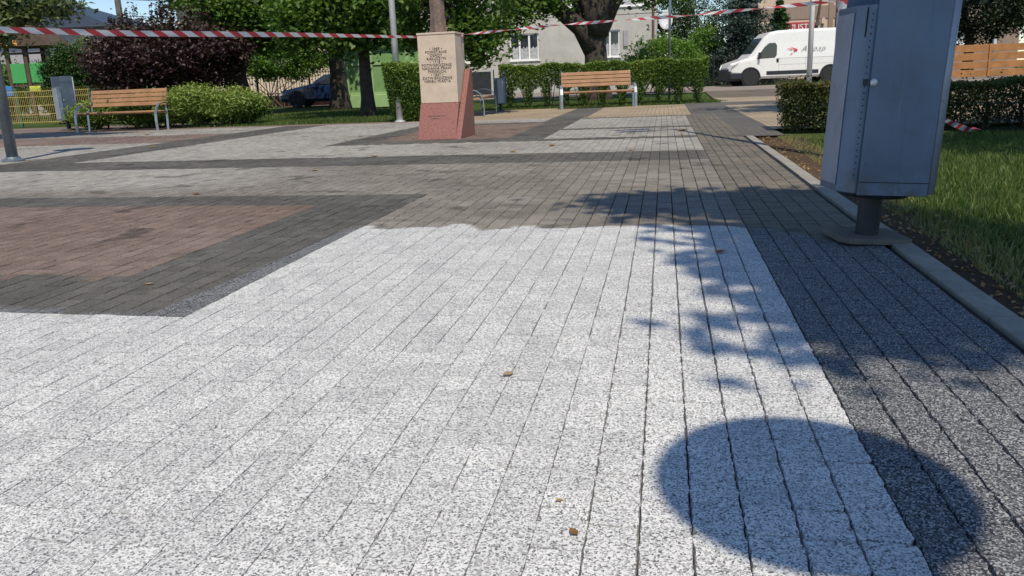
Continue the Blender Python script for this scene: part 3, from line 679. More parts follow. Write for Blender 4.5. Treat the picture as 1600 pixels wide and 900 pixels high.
# ---------------------------------------------------------------- barrier tape
def ribbon(name, pts, width, twist, label, seg=12, sag=0.0):
    pts = [Vector(p) for p in pts]; P = []
    for a, c in zip(pts[:-1], pts[1:]):
        for i in range(seg): q = i / seg; P.append(a.lerp(c, q) - Vector((0, 0, sag * 4 * q * (1 - q))))
    P.append(pts[-1]); V = []; U = []; L = 0; n = len(P)
    for i, p in enumerate(P):
        d = (P[min(i + 1, n - 1)] - P[max(i - 1, 0)]).normalized(); sd = d.cross(Vector((0, 0, 1))).normalized(); u_ = sd.cross(d)
        q = twist(i / (n - 1)); w = u_ * math.cos(q) + sd * math.sin(q)
        if i: L += (p - P[i - 1]).length
        for v in (-1, 0, 1):
            V.append(p + w * width * .5 * v + sd * (.004 * math.sin(i * 1.3) * (1 - abs(v)))); U.append((L, (v + 1) / 2))
    F_ = []
    for i in range(n - 1):
        for v in range(2): F_.append((i * 3 + v, i * 3 + v + 1, i * 3 + v + 4, i * 3 + v + 3))
    me = fast_mesh(name, V, F_); uv = me.uv_layers.new(name='UVMap')
    idx = np.zeros(len(me.loops), np.int32); me.loops.foreach_get('vertex_index', idx); uv.data.foreach_set('uv', np.array(U, np.float32)[idx].ravel())
    o = link_mesh(name, me, M['tape'], None, smooth=True)
    if label: tag(o, label, 'barrier tape')
    return o
mc = Vector((-.775, 9.72, 0))
def mloc(x, y, z): return mc + Vector((x * CA + y * SA, -x * SA + y * CA, z))
tapeA = ribbon('barrier_tape', [(-5.2, 6.3, 1.30), (-3.6, 7.35, 1.235), (-2.3, 8.6, 1.245), mloc(-.25, .0, 1.235)], .057, lambda q: .35 + .12 * math.sin(q * 9) + .75 * q * q, 'red and white barrier tape running from the left edge to the monument', 16)
tapeB = ribbon('barrier_tape', [mloc(-.247, -.05, 1.236), mloc(-.247, .217, 1.236), mloc(.247, .217, 1.236), mloc(.25, .05, 1.238)], .05, lambda q: .1, 'red and white barrier tape looped round the top of the monument', 5)
tapeC = ribbon('barrier_tape', [mloc(.25, .03, 1.238), (.6, 8.6, 1.235), (1.65, 7.0, 1.165), (2.46, 5.76, 1.135)], .030, lambda q: 1.25 + q * 19, 'twisted thin red and white barrier tape between monument and tall lamp post', 26)
wrap = []
for i in range(30): q = i * .62; wrap.append((2.50 + .047 * math.cos(q), 5.78 + .047 * math.sin(q), 1.155 - .002 * i + .02 * math.sin(i * 1.1)))
ribbon('barrier_tape', wrap, .085, lambda q: .15, 'red and white barrier tape wound round the tall lamp post', 3)
ribbon('barrier_tape', [(2.56, 5.76, .98), (2.95, 5.9, .62), (3.5, 6.4, .32), (3.95, 6.85, .16), (4.38, 7.2, .03), (4.50, 7.28, .045)], .07, lambda q: .5 + 1.1 * q + .3 * math.sin(q * 14), 'loose tail of barrier tape trailing onto the lawn', 10)

# ---------------------------------------------------------------- hedges and shrubs
hedge('clipped_hedge', 'long clipped green hedge with bare stems behind the middle bench', (-.15, 18.55), (4.75, 18.0), .75, 1.0, 60000, .048, 'leaf_hedge', stems=11, z0=.05)
hedge('clipped_hedge', 'short clipped hedge block to the left of the monument', (-2.22, 14.0), (-1.40, 13.85), 1.0, 1.02, 26000, .045, 'leaf_hedge', z0=.02, taper=.58)
hedge('clipped_hedge', 'low dry hedge block beside the path, left of the large litter bin', (3.0, 8.35), (4.15, 8.1), .65, .50, 22000, .030, 'leaf_hedge_dry', z0=.02, taper=.35, top_tone=.5)
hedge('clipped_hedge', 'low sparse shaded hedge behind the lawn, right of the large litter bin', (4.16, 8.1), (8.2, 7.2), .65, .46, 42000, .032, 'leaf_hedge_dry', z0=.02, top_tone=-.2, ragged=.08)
def bush(name, label, c, r, k, per, spread, leaf, mat, cat='bush', stems=12, group=None, shell=.55, hang=0.0, zmin=.06, upb=.5, aspect=.62):
    t = thing(name, label, cat, (c[0], c[1], 0), 0, group)
    cc, P, tone = clumps((0, 0, c[2]), r, k, per, spread, shell, zmin)
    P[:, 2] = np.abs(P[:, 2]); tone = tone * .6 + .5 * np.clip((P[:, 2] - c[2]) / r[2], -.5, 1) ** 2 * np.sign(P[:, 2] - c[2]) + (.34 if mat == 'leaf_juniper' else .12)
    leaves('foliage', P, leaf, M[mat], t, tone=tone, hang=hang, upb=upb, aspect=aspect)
    b = MB()
    for i in rng.choice(len(cc), min(stems, len(cc)), replace=False):
        limb(b, (random.gauss(0, r[0] * .25), random.gauss(0, r[1] * .25), -.03), cc[i], .022, .006, 5)
    b.build('stems', M['twig'], t); return t
for i, (x, y, rx, h, lab) in enumerate(((-6.35, 15.75, .62, .40, 'spreading juniper at the right end of the left bench'), (-5.55, 15.85, .60, .35, 'spreading juniper at the edge of the grass, farthest from the left bench'),
                                     (-7.45, 16.25, .75, .34, 'spreading juniper behind the left bench'))):
    bush('juniper_bush', lab, (x, y, h), (rx, .6, h), 260, 90, (.075, .075, .05), .075, 'leaf_juniper', group='spreading junipers', aspect=.3)
bush('juniper_bush', 'small juniper between litter bin and left bench', (-8.75, 16.35, .3), (.5, .4, .28), 120, 80, (.07, .07, .05), .07, 'leaf_juniper', group='spreading junipers', aspect=.3)
bush('purple_bush', 'large dark purple-leaved bush behind the left bench', (-8.75, 20.2, 1.55), (2.15, 1.3, .95), 330, 90, (.16, .16, .13), .095, 'leaf_purple', stems=34)
t = bush('purple_bush', 'tall purple shoots rising above the purple bush', (-8.9, 20.4, 2.45), (1.5, .6, .45), 46, 34, (.05, .05, .14), .08, 'leaf_purple', stems=26)
bush('thuja_bush', 'rounded bright green evergreen bush behind the yellow fence', (-12.15, 22, 1.05), (.85, .8, 1.05), 330, 110, (.09, .09, .11), .06, 'leaf_thuja')
bush('garden_bush', 'light green leafy bush at the house corner behind the hedge', (6.1, 30, 1.15), (1.5, .9, .95), 160, 70, (.15, .15, .13), .1, 'leaf_light')
bush('garden_bush', 'bright green shrub overhanging the iron fence behind the dark car', (-9.1, 31.6, 1.75), (2.1, .7, .62), 170, 70, (.17, .17, .13), .12, 'leaf_light', stems=14)
for x_, lab in ((-19.0, 'shaded dark bush behind the play tower, left'), (-16.2, 'shaded dark bush behind the play tower, right')):
    bush('garden_bush', lab, (x_, 29, .95), (1.6, .8, 1.0), 130, 60, (.2, .2, .18), .12, 'leaf_maple')
bush('garden_bush', 'pale flowering shrub beside the play tower', (-13.1, 24.6, 1.75), (.9, .7, .75), 70, 50, (.13, .13, .1), .09, 'leaf_pale')

# ---------------------------------------------------------------- trees
tree('maple_tree', 'maple with slim dark trunk in front of the green kiosk', (-3.1, 17.4, 0), .165, 1.9, (-3.4, 18.3, 3.1), (2.0, 1.7, 1.6), 210, 75, (.2, .2, .15), .13, extra=[((-3.35, 17.0, 1.75), (.95, .5, .4), 40), ((-4.2, 16.7, 2.05), (.9, .45, .5), 46), ((-3.0, 16.4, 2.35), (.8, .4, .45), 40)])
tree('maple_tree', 'maple with thick trunk standing between dark car and kiosk', (-5.15, 24, 0), .30, 2.4, (-6.9, 25.0, 3.8), (2.7, 2.2, 2.0), 280, 75, (.26, .26, .2), .16, zmin=1.9, extra=[((-6.5, 22.7, 2.5), (1.5, .45, .6), 70)])
tree('maple_tree', 'broad maple with thick trunk behind the purple bush', (-7.7, 22.3, 0), .38, 2.2, (-7.3, 23.6, 4.0), (2.7, 2.0, 2.2), 280, 75, (.24, .24, .18), .15, zmin=1.95, extra=[((-7.0, 21.3, 2.8), (1.5, .4, .6), 80)])
tree('maple_tree', 'slender tree standing directly behind the monument', (-1.2, 15.6, 0), .085, 2.6, (-.85, 15.9, 3.1), (1.35, 1.0, 1.5), 130, 70, (.17, .17, .14), .12, bark='bark', extra=[((-.55, 15.7, 1.55), (.5, .4, .5), 46), ((-1.95, 16.2, 1.75), (.35, .4, .5), 16)])
t = tree('linden_tree', 'massive forked dark tree in front of the grey house', (2.82, 24, 0), .44, 2.15, (2.8, 24.5, 6.2), (4.2, 3.2, 2.6), 240, 70, (.3, .3, .22), .15, nb=6,
         extra=[((.45, 23.6, 2.75), (.75, .4, .55), 20), ((1.2, 23.6, 2.95), (.8, .5, .3), 14), ((4.7, 23.8, 3.1), (.9, .4, .25), 12), ((-.1, 23.7, 2.15), (.35, .3, .3), 7)])
b = MB(); b.tube([(-.05, 0, 1.5), (-.45, -.05, 2.15), (-1.0, -.05, 2.62), (-1.6, -.1, 3.2), (-2.3, -.1, 4.3)], [.34, .27, .24, .21, .13], 12)
b.tube([(0, 0, 1.9), (.05, 0, 2.7), (.25, .05, 4.0), (.5, .1, 5.5)], [.42, .38, .30, .18], 14); b.tube([(.1, 0, 2.3), (.7, 0, 3.2), (1.5, .1, 4.6)], [.26, .2, .12], 10)
b.build('fork', M['bark'], t, smooth=True)
tree('overhanging_tree', 'pale-leaved tree hanging over the play tower at the left edge', (-10.9, 12.6, 0), .14, 1.9, (-9.3, 13.1, 2.75), (1.7, 1.0, .75), 150, 55, (.15, .15, .1), .10, mat='leaf_pale', hang=.6, zmin=1.75, extra=[((-8.2, 13.0, 2.05), (.75, .4, .36), 60), ((-7.35, 13.0, 2.10), (.35, .25, .12), 12), ((-8.5, 13.0, 1.62), (.35, .3, .12), 10)])
tree('shade_tree', 'broadleaf tree whose shadow falls across bin and kerb', (4.6, -1.6, 0), .2, 3.2, (1.80, -.45, 5.2), (.75, 1.0, .5), 80, 75, (.13, .13, .12), .13, shell=.1, extra=[((1.25, .55, 5.2), (.55, .2, .2), 24), ((1.44, -1.15, 5.2), (.42, .74, .3), 19), ((2.0, -1.6, 5.2), (.6, .30, .2), 11), ((1.85, .42, 5.2), (.5, .30, .2), 42)])
tree('shade_tree', 'broadleaf tree whose shadow darkens the right lawn', (9.5, 1.5, 0), .22, 3.0, (6.7, 3.0, 5.4), (3.2, 2.9, 1.3), 210, 60, (.3, .3, .2), .2, shell=.15)
tree('shade_tree', 'broadleaf tree beyond the right hedge shading the tan path', (9.8, 10.4, 0), .2, 3.0, (6.3, 10.3, 5.2), (2.4, 1.7, .9), 110, 60, (.22, .22, .16), .18, shell=.15)
for i, (x, y, z, rx, rz, lab) in enumerate(((9.6, 47, 3.6, 2.2, 3.2, 'drooping birch right beside the grey house'), (12.2, 49, 3.8, 2.0, 3.2, 'drooping birch between house and blue spruce'))):
    tree('birch_tree', lab, (x, y, 0), .14, 3.2, (x, y, z), (rx, 1.6, rz), 200, 60, (.16, .16, .42), .13, mat='leaf_birch', hang=2.2, group='birches behind the iron fence')
def conifer(name, label, base, h, r, mat, leafs, layers, per, droop, cat='tree'):
    t = thing(name, label, cat, base); P = []; tone = []
    for i in range(layers):
        q = i / layers; z = .25 + (h - .25) * q; rr = r * (1 - q) ** .85 + .04
        m_ = max(5, int(9 * rr / r * 1.6))
        for k in range(m_):
            a_ = random.uniform(0, 6.283); L = rr * random.uniform(.7, 1.1); u_ = rng.random(per) ** .7
            wd_ = .06 + .12 * L
            x = np.cos(a_) * L * u_ + rng.normal(0, wd_, per); y = np.sin(a_) * L * u_ + rng.normal(0, wd_, per)
            zz_ = z - droop * L * u_ ** 1.5 + rng.normal(0, .05, per) + .06 * L
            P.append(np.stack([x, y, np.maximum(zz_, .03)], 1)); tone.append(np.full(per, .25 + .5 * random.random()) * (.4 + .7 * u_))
    leaves('crown', np.vstack(P), leafs, M[mat], t, tone=np.concatenate(tone), upb=.3)
    b = MB(); b.tube([(0, 0, -.05), (0, 0, h * .9)], [.06 * h / 3, .015], 8); b.build('trunk', M['bark'], t); return t
conifer('blue_spruce', 'blue-green spruce with layered branches behind the van bonnet', (13.1, 43, 0), 6.4, 2.7, 'leaf_spruce', .14, 24, 110, .35)
conifer('thuja_tree', 'dark green pointed thuja in front of the peach building', (17.6, 50, 0), 5.0, 1.35, 'leaf_thuja', .13, 36, 90, .05)
bush('garden_bush', 'yellow-green bush between birches and blue spruce', (11.4, 44, 1.7), (1.1, .9, 1.6), 130, 60, (.18, .18, .2), .12, 'leaf_light')
for i, (x, y, z, rx, lab) in enumerate(((24.5, 41, 4.2, 3.4, 'dense dark tree behind the wooden fence, nearest the bin'), (30.5, 42, 4.0, 3.6, 'dense dark tree at the right edge behind the wooden fence'))):
    tree('dark_tree', lab, (x, y, 0), .28, 2.6, (x, y, z), (rx, 2.6, 2.9), 230, 60, (.32, .32, .26), .2, mat='leaf_shade_dark', group='dark trees behind the wooden fence')  # shade on these trees is put into the leaf colour
for x, lab in ((-15.5, 'distant green tree behind the purple bush, left'), (-4.0, 'distant green tree behind the green kiosk')):
    tree('far_tree', lab, (x, 46, 0), .3, 2.5, (x, 46, 3.6), (3.2, 2.5, 2.6) if x > -10 else (2.0, 2, 1.4), 220, 60, (.35, .35, .28), .22, group='distant trees')

# ---------------------------------------------------------------- buildings
def window(parent, x, z, w, h, y, leaves_=2, sash=.07):
    f = MB()
    for (cx, cz, sx, sz) in ((x, z + h / 2 - sash / 2, w, sash), (x, z - h / 2 + sash / 2, w, sash), (x - w / 2 + sash / 2, z, sash, h - 2 * sash), (x + w / 2 - sash / 2, z, sash, h - 2 * sash)):
        f.box((cx, y + .07, cz), (sx, .07, sz))
    for k in range(1, leaves_): f.box((x - w / 2 + w * k / leaves_, y + .068, z), (.10, .07, h - 2 * sash))
    o = f.build('window', M['white_frame'], parent)
    for k in range(leaves_):
        b = MB(); b.box((x - w / 2 + w * (k + .5) / leaves_, y + .10, z), (w / leaves_ - .10, .012, h - 2 * sash)); b.build('pane', M['glass'], o)
        b = MB(); n = 14; ww = w / leaves_ - .14; x0 = x - w / 2 + w * (k + .5) / leaves_ - ww / 2
        vs_ = []
        for i in range(n + 1):
            xx = x0 + ww * i / n; yy = y + .085 - .004 + .003 * math.sin(i * 2.1); vs_ += [(xx, yy, z - h / 2 + sash + .01), (xx, yy, z - h * .02 - .05 * math.sin(i * .9))]
        b.add(vs_, [(2 * i, 2 * i + 2, 2 * i + 3, 2 * i + 1) for i in range(n)]); b.build('net_curtain', M['curtain'], o)
    b = MB(); b.box((x, y - .04, z - h / 2 - .03), (w + .12, .18, .05)); b.build('sill', M['white_frame'], o)
    return o
def wall_with_holes(parent, name, x0, x1, z0, z1, y, thick, holes, mat):
    """front wall at y built round rectangular openings"""
    b = MB(); xs = sorted({x0, x1, *[h[0] - h[2] / 2 for h in holes], *[h[0] + h[2] / 2 for h in holes]}); zs = sorted({z0, z1, *[h[1] - h[3] / 2 for h in holes], *[h[1] + h[3] / 2 for h in holes]})
    for i in range(len(xs) - 1):
        j = 0
        while j < len(zs) - 1:
            def hole(jj):
                cx, cz = (xs[i] + xs[i + 1]) / 2, (zs[jj] + zs[jj + 1]) / 2
                return any(abs(cx - h[0]) < h[2] / 2 and abs(cz - h[1]) < h[3] / 2 for h in holes)
            if hole(j): j += 1; continue
            k = j
            while k + 1 < len(zs) - 1 and not hole(k + 1): k += 1
            b.box(((xs[i] + xs[i + 1]) / 2, y + thick / 2, (zs[j] + zs[k + 1]) / 2), (xs[i + 1] - xs[i], thick, zs[k + 1] - zs[j])); j = k + 1
    return b.build(name, mat, parent)
h = thing('grey_house', 'two-storey grey rendered house with white windows behind the big tree', 'house', (0, 42, 0))
holes = [(1.12, 2.40, 1.55, 1.38, 3), (5.72, 2.41, 1.05, 1.40, 2), (.9, 5.0, 1.9, 1.4, 3), (3.7, 5.0, 1.7, 1.4, 2), (6.6, 5.0, 2.0, 1.4, 3), (-2.6, 2.4, 1.5, 1.4, 2), (-2.6, 5.0, 1.5, 1.4, 2)]
wall_with_holes(h, 'front_wall', -4.6, 8.25, -.1, 7.2, 0, .3, holes, M['plaster'])
b = MB(); b.box((8.1, 4.6, 3.55), (.3, 8.6, 7.3)); b.box((-4.45, 4.6, 3.55), (.3, 8.6, 7.3)); b.box((1.825, 8.75, 3.55), (12.85, .3, 7.3)); b.build('side_walls', M['plaster'], h)
b = MB(); b.box((1.8, .75, 3.5), (12.2, .1, 7)); b.build('dark_interior', M['black'], h)
b = MB(); b.box((1.825, 4.4, 7.32), (13.6, 9.9, .24)); b.build('roof', M['roof_dark'], h)
for (x, z, w, hh, n) in holes: window(h, x, z, w, hh, .05, n)
b = MB(); b.tube([(8.02, -.08, -.05), (8.02, -.08, 7.2)], .06, 10); b.build('downpipe', M['pipe'], h)
b = MB(); b.box((6.55, -.06, 2.65), (.25, .12, .8)); b.build('meter_box', M['plaster_lilac'], h)
text_obj('2', .42, M['letter_dark'], h, (7.75, -.012, 3.15), name='house_number', ext=.008)
b = MB(); b.box((-1.3, -.03, .55), (1.1, .06, 1.3)); b.build('wall_shadow', M['bin_dark'], h)  # dark slab in place of the shadow low on the wall
t = thing('satellite_dish', 'white round satellite dish at the corner of the grey house', 'satellite dish', (8.62, 41.6, 3.48))
b = MB(); b.lathe([(.02, .10), (.24, .07), (.42, 0), (.43, .01), (.24, .085), (.02, .115)], 24, axis='y'); o = b.build('reflector', M['dish'], t, smooth=True); o.scale = (.85, 1, 1.15)
b = MB(); b.tube([(0, .1, 0), (0, .3, -.12), (-.35, .45, -.12)], .025, 6); b.build('bracket', M['galv'], t)
b = MB(); b.tube([(0, 0, -.45), (0, -.35, -.3)], .012, 6); b.box((0, -.38, -.28), (.07, .1, .07)); b.build('feed_arm', M['galv'], t)

h = thing('left_house', 'low house with dark hipped metal roof and lilac grey walls', 'house', (-26.5, 40, 0))
b = MB(); b.box((0, 4, 2.0), (12.6, 8, 4.4)); b.build('wall', M['plaster_lilac'], h)
b = MB(); e = .5; z0, z1 = 4.22, 6.9
b.add([(-6.8, -e, z0), (6.8, -e, z0), (6.8, 8 + e, z0), (-6.8, 8 + e, z0), (-2.2, 4, z1), (-.5, 4, z1), (-6.8, -e, z0 - .15), (6.8, -e, z0 - .15), (6.8, 8 + e, z0 - .15), (-6.8, 8 + e, z0 - .15)],
      [(0, 1, 5, 4), (1, 2, 5), (2, 3, 4, 5), (3, 0, 4), (0, 6, 7, 1), (1, 7, 8, 2), (2, 8, 9, 3), (3, 9, 6, 0), (9, 8, 7, 6)]); rf = b.build('roof', M['roof_dark'], h)
b = MB(); b.tube([(-6.8, -.58, 4.12), (6.8, -.58, 4.12)], .08, 8); b.build('gutter', M['roof_dark'], rf)

h = thing('shop_building', 'peach building with brown band and red optician sign', 'building', (0, 60, 0))
b = MB(); b.box((22.4, 4, 3.6), (5.9, 8, 7.4)); b.build('wall', M['plaster_peach'], h)
b = MB(); b.box((22.4, -.02, 4.85), (5.92, .06, .95)); b.build('brown_band', M['plaster_brown'], h)
b = MB(); b.box((25.0, -.06, 3.6), (.35, .12, 7.4)); b.build('pilaster', M['plaster_brown'], h)
b = MB(); b.box((28.8, 5, 3.6), (6.8, 8, 7.4)); tag(b.build('side_wing', M['roof_dark'], h), 'dark recessed wing')
b = MB(); b.box((22.2, -.1, 3.78), (3.2, .12, .74)); sg = b.build('sign_board', M['sign_red'], h)
text_obj('OKULISTA', .62, M['letter_white'], sg, (22.25, -.18, 3.78), ext=.01)
b = MB(); b.box((24.4, -.1, 4.2), (.25, .2, .4)); b.build('wall_lamp', M['plaster_beige'], h)
t = thing('parasol', 'orange parasol in front of the dark shop wing', 'parasol', (25.9, 58.4, 0))
b = MB(); b.lathe([(.9, 4.25), (.92, 4.28), (.5, 4.5), (.04, 4.66)], 12); b.build('canopy', M['orange_cloth'], t)
b = MB(); b.tube([(0, 0, 0), (0, 0, 4.6)], .04, 8); b.build('pole', M['brown_wood'], t)
t = thing('leaning_pole', 'brown leaning wooden pole in front of the optician sign', 'pole', (21.2, 54, 0), 0)
b = MB(); b.tube([(0, 0, 0), (.35, 0, 3.3), (.85, 0, 7.5)], [.13, .11, .08], 8); b.build('shaft', M['brown_wood'], t)
b = MB(); b.box((.4, -.12, 3.7), (.25, .1, .35)); b.build('junction_box', M['pipe'], t)
h = thing('shaded_house', 'brown house half hidden in shade behind the wooden fence', 'house', (32, 56, 0))
wall_with_holes(h, 'front_wall', -4.2, 5, -.1, 5.2, 0, .3, [(-1.9, 2.6, .9, 1.3, 2), (.6, 2.6, 1.2, 1.3, 2)], M['plaster_brown'])
b = MB(); b.box((.4, 4.4, 2.5), (9.1, 7.6, 5.1)); b.build('body', M['plaster_brown'], h)
for x, w in ((-1.9, .9), (.6, 1.2)): window(h, x, 2.6, w, 1.3, .05, 2)
b = MB(); b.prism([(-4.8, 5.2), (5.6, 5.2), (.4, 8)], -.4, 8.4, 'xz'); b.build('roof', M['roof_dark'], h)

t = thing('beige_house', 'beige house wall seen through the iron fence behind the dark car', 'house', (-9, 37, 0))
wall_with_holes(t, 'front_wall', -6.2, 4.2, -.1, 4.6, 0, .3, [(-2.0, 2.2, 1.2, 1.2, 2), (1.6, 2.2, 1.2, 1.2, 2)], M['plaster_beige'])
b = MB(); b.box((-1, 3.3, 2.2), (10.2, 5.9, 4.5)); b.build('body', M['plaster_beige'], t)
for x in (-2.0, 1.6): window(t, x, 2.2, 1.2, 1.2, .05, 2)
b = MB(); b.prism([(-6.7, 4.6), (4.7, 4.6), (-1, 6.6)], -.4, 6.6, 'xz'); b.build('roof', M['roof_dark'], t)

k = thing('green_kiosk', 'green painted wooden kiosk behind the maple trunks', 'kiosk', (-3.9, 25, 0)); k.scale = (1.2, 1, 1)
b = MB(); b.box((0, .9, .20), (2.0, 1.84, .40)); b.build('plinth', M['kiosk'], k, bevel=.01)
b = MB(); b.box((0, .9, 1.2), (1.90, 1.74, 1.62)); b.build('panel_wall', M['kiosk_dark'], k)
for x in (-.97, -.32, .36, .66, .97):
    b = MB(); b.box((x, .015, 1.2), (.10 if abs(x) < .9 else .07, .07, 1.6)); b.build('upright', M['kiosk'], k, bevel=.006)
for z in (.42, 1.36, 1.97):
    b = MB(); b.box((0, .022, z), (2.0, .06, .07 if z != .42 else .1)); b.build('rail', M['kiosk'], k, bevel=.006)
b = MB(); b.box((0, .9, 2.10), (2.3, 2.2, .16)); b.build('roof_slab', M['kiosk'], k, bevel=.01)

# ---------------------------------------------------------------- play tower and fences
pt = thing('play_tower', 'wooden play tower with bright green panels and brown roof', 'play tower', (-14.55, 24, 0))
for x in (-.62, -.05, .62):
    for y in (0, .9):
        b = MB(); b.box((x, y, 1.15), (.11, .11, 2.3)); b.build('post', M['brown_wood'], pt, bevel=.01)
for (x, w) in ((-.36, .46), (.28, .52)):
    b = MB(); b.box((x, -.03, 1.47), (w, .03, .58)); b.build('green_panel', M['play_green'], pt, bevel=.008)
b = MB(); b.box((.66, .45, 1.47), (.03, .78, .58)); b.build('green_panel', M['play_green'], pt, bevel=.008)
b = MB(); b.box((0, .45, 1.1), (1.3, .95, .06)); b.build('deck', M['brown_wood'], pt)
b = MB(); b.box((-.15, -.04, 2.06), (1.5, .07, .07)); b.build('rail', M['brown_wood'], pt)
b = MB(); b.prism([(-.85, 2.26), (.85, 2.26), (0, 2.95)], -.25, 1.15, 'xz'); b.build('roof', M['brown_wood'], pt)
b = MB(); b.add([(-.82, -.27, 2.28), (-.1, -.27, 2.28), (-.1, -.27, 2.42), (-.55, -.27, 2.44)], [(0, 1, 2, 3)]); b.build('lit_roof_patch', M['play_roof_lit'], pt)  # orange patch painted for the lit underside of the roof
b = MB(); b.box((-.72, -.06, .95), (.22, .05, .3)); b.build('blue_panel', M['play_blue'], pt, bevel=.02)
b = MB(); b.box((.1, -.06, 1.0), (.35, .05, .16)); b.build('yellow_panel', M['play_yellow'], pt, bevel=.02)
t = thing('spring_rider', 'yellow spring rider seen through the yellow fence', 'spring rider', (-12.3, 21.6, 0))
b = MB(); b.prism([(-.28, .35), (.3, .35), (.36, .6), (.18, .62), (.05, .45), (-.1, .45), (-.2, .78), (-.36, .7)], -.03, .03, 'xz'); b.build('body', M['play_yellow'], t, bevel=.01)
b = MB(); b.tube([(.06 * math.cos(i * .9), .06 * math.sin(i * .9), i * .012) for i in range(30)], .012, 5); b.build('spring', M['black'], t)

f = thing('yellow_fence', 'yellow welded wire fence with green posts in front of the play tower', 'fence', (-14.6, 20.2, 0), -R(4))
b = MB(); n = 106
for i in range(n):
    x = i * .05; b.bar((x, 0, .06), (x, 0, .90), .007, .007); b.bar((x, 0, .90), (x, -.035, .955), .007, .007)
b.build('wire_panel', M['fence_yellow'], f, kind='stuff')
for z in (.10, .30, .52, .74, .88):
    b = MB(); b.box((n * .025, .008, z), (n * .05, .008, .012)); b.build('rail', M['fence_yellow'], f)
for x in (.05, 1.95, 3.9, 5.3):
    b = MB(); b.box((x, .04, .47), (.06, .06, 1.0)); b.build('post', M['fence_green'], f, bevel=.006)

f = thing('wooden_fence', 'orange-brown fence of four wide horizontal boards behind the right hedge', 'fence', (18.2, 33, 0), -R(2))
for sct in range(3):
    for i in range(4):
        b = MB(); b.box((sct * 2.36 + 1.18, 0, .20 + i * .345), (2.33, .035, .29)); b.build('board', M['fence_wood'], f, bevel=.008)
for i in range(4):
    b = MB(); b.box((i * 2.36, -.045, .72), (.10, .05, 1.36)); b.build('cover_strip', M['fence_wood'], f, bevel=.006)
    b = MB(); b.box((i * 2.36 + .22, .09, .78), (.10, .10, 1.62)); b.build('post', M['galv'], f)

def iron_fence(label, a, L, rz, h, wall_h, wallmat):
    f = thing('iron_fence', label, 'fence', a, rz)
    if wall_h:
        b = MB(); b.box((L / 2, 0, wall_h / 2 - .05), (L, .25, wall_h + .1)); b.build('base_wall', wallmat, f)
        b = MB(); b.box((L / 2, 0, wall_h + .03), (L + .04, .31, .06)); b.build('coping', M['slab'], f)
    b = MB(); k = int(L / .115)
    for i in range(k): b.tube([((i + .5) * .115, 0, wall_h), ((i + .5) * .115, 0, h), ((i + .5) * .115, 0, h + .07)], [.011, .011, .002], 5)
    b.build('bars', M['black'], f, kind='stuff')
    for z in (wall_h + .14, h - .12):
        b = MB(); b.box((L / 2, 0, z), (L, .03, .035)); b.build('rail', M['black'], f)
    for i in range(int(L / 2.2) + 1):
        b = MB(); b.box((i * 2.2, 0, h / 2), (.07, .07, h)); b.build('post', M['black'], f)
    return f
iron_fence('black iron fence on a red brick base behind the dark car', (-12.6, 32.6, 0), 8.8, 0, 1.45, .38, M['brick'])
iron_fence('black iron fence in front of the spruce and birches', (8.9, 41.2, 0), 8.8, 0, 1.5, 0, None)

# ---------------------------------------------------------------- vehicles
def wheel(parent, x, y, r, w, rimmat, side):
    t = MB(); t.lathe([(r * .58, -w / 2), (r * .93, -w / 2), (r, -w * .3), (r, w * .3), (r * .93, w / 2), (r * .58, w / 2)], 28, axis='y'); o = t.build('wheel', M['rubber'], parent, smooth=False); o.location = (x, y, r)
    b = MB(); b.lathe([(r * .6, side * w * .28), (r * .56, side * w * .44), (r * .42, side * w * .36), (r * .2, side * w * .46), (r * .06, side * w * .5)], 20, axis='y'); b.build('rim', rimmat, o)
    b = MB()
    for k in range(5):
        q = k * 1.2566; b.box((r * .36 * math.cos(q), side * w * .42, r * .36 * math.sin(q)), (r * .1, .012, r * .1))
    b.build('rim_holes', M['black'], o); return o
def loft_body(sections, cols):
    """sections: list of (x, [(halfwidth, z), ...]) from bottom to top, mirrored -> closed skin"""
    b = MB(); m_ = len(sections[0][1]); V = []; 
    for x, pr in sections:
        V += [(x, -w, z) for w, z in pr] + [(x, w, z) for w, z in reversed(pr)]
    n = 2 * m_; F_ = []
    for i in range(len(sections) - 1):
        for j in range(n): F_.append((i * n + j, (i + 1) * n + j, (i + 1) * n + (j + 1) % n, i * n + (j + 1) % n))
    F_ += [tuple(range(n)), tuple(reversed(range((len(sections) - 1) * n, len(sections) * n)))]
    return b.add(V, F_)
# delivery van, nose to the left; its near side faces the camera (-y)
van = thing('delivery_van', 'white delivery van with dark bumper and bird logo parked on the road', 'van', (10.05, 37.4, 0)); van.scale = (1.06,) * 3; van.location.x = 10.55
def vs(x, zb, zt, wb=.98, wt=.86, zs=1.1):
    zs = min(zs, zt - .06); return (x, [(wb * .9, zb), (wb, zb + .1), (wb, zs), (wt + (wb - wt) * .35, zs + (zt - zs) * .55), (wt, zt - .10), (wt - .12, zt)])
secs = [vs(.02, .32, .80, .80, .66), vs(.12, .30, .98, .92, .78), vs(.45, .28, 1.08, .98, .84), vs(.85, .28, 1.20, .98, .84), vs(1.02, .28, 1.36, .98, .83), vs(1.55, .28, 2.06, .98, .80, 1.15), vs(1.80, .28, 2.26, .98, .82, 1.15), vs(2.15, .28, 2.33, .98, .84, 1.15), vs(3.2, .28, 2.36, .98, .85, 1.15), vs(5.2, .30, 2.36, .98, .85, 1.15), vs(5.52, .34, 2.32, .96, .84, 1.15)]
body = loft_body(secs, None).build('body', M['white_paint'], van, smooth=False, bevel=.02)
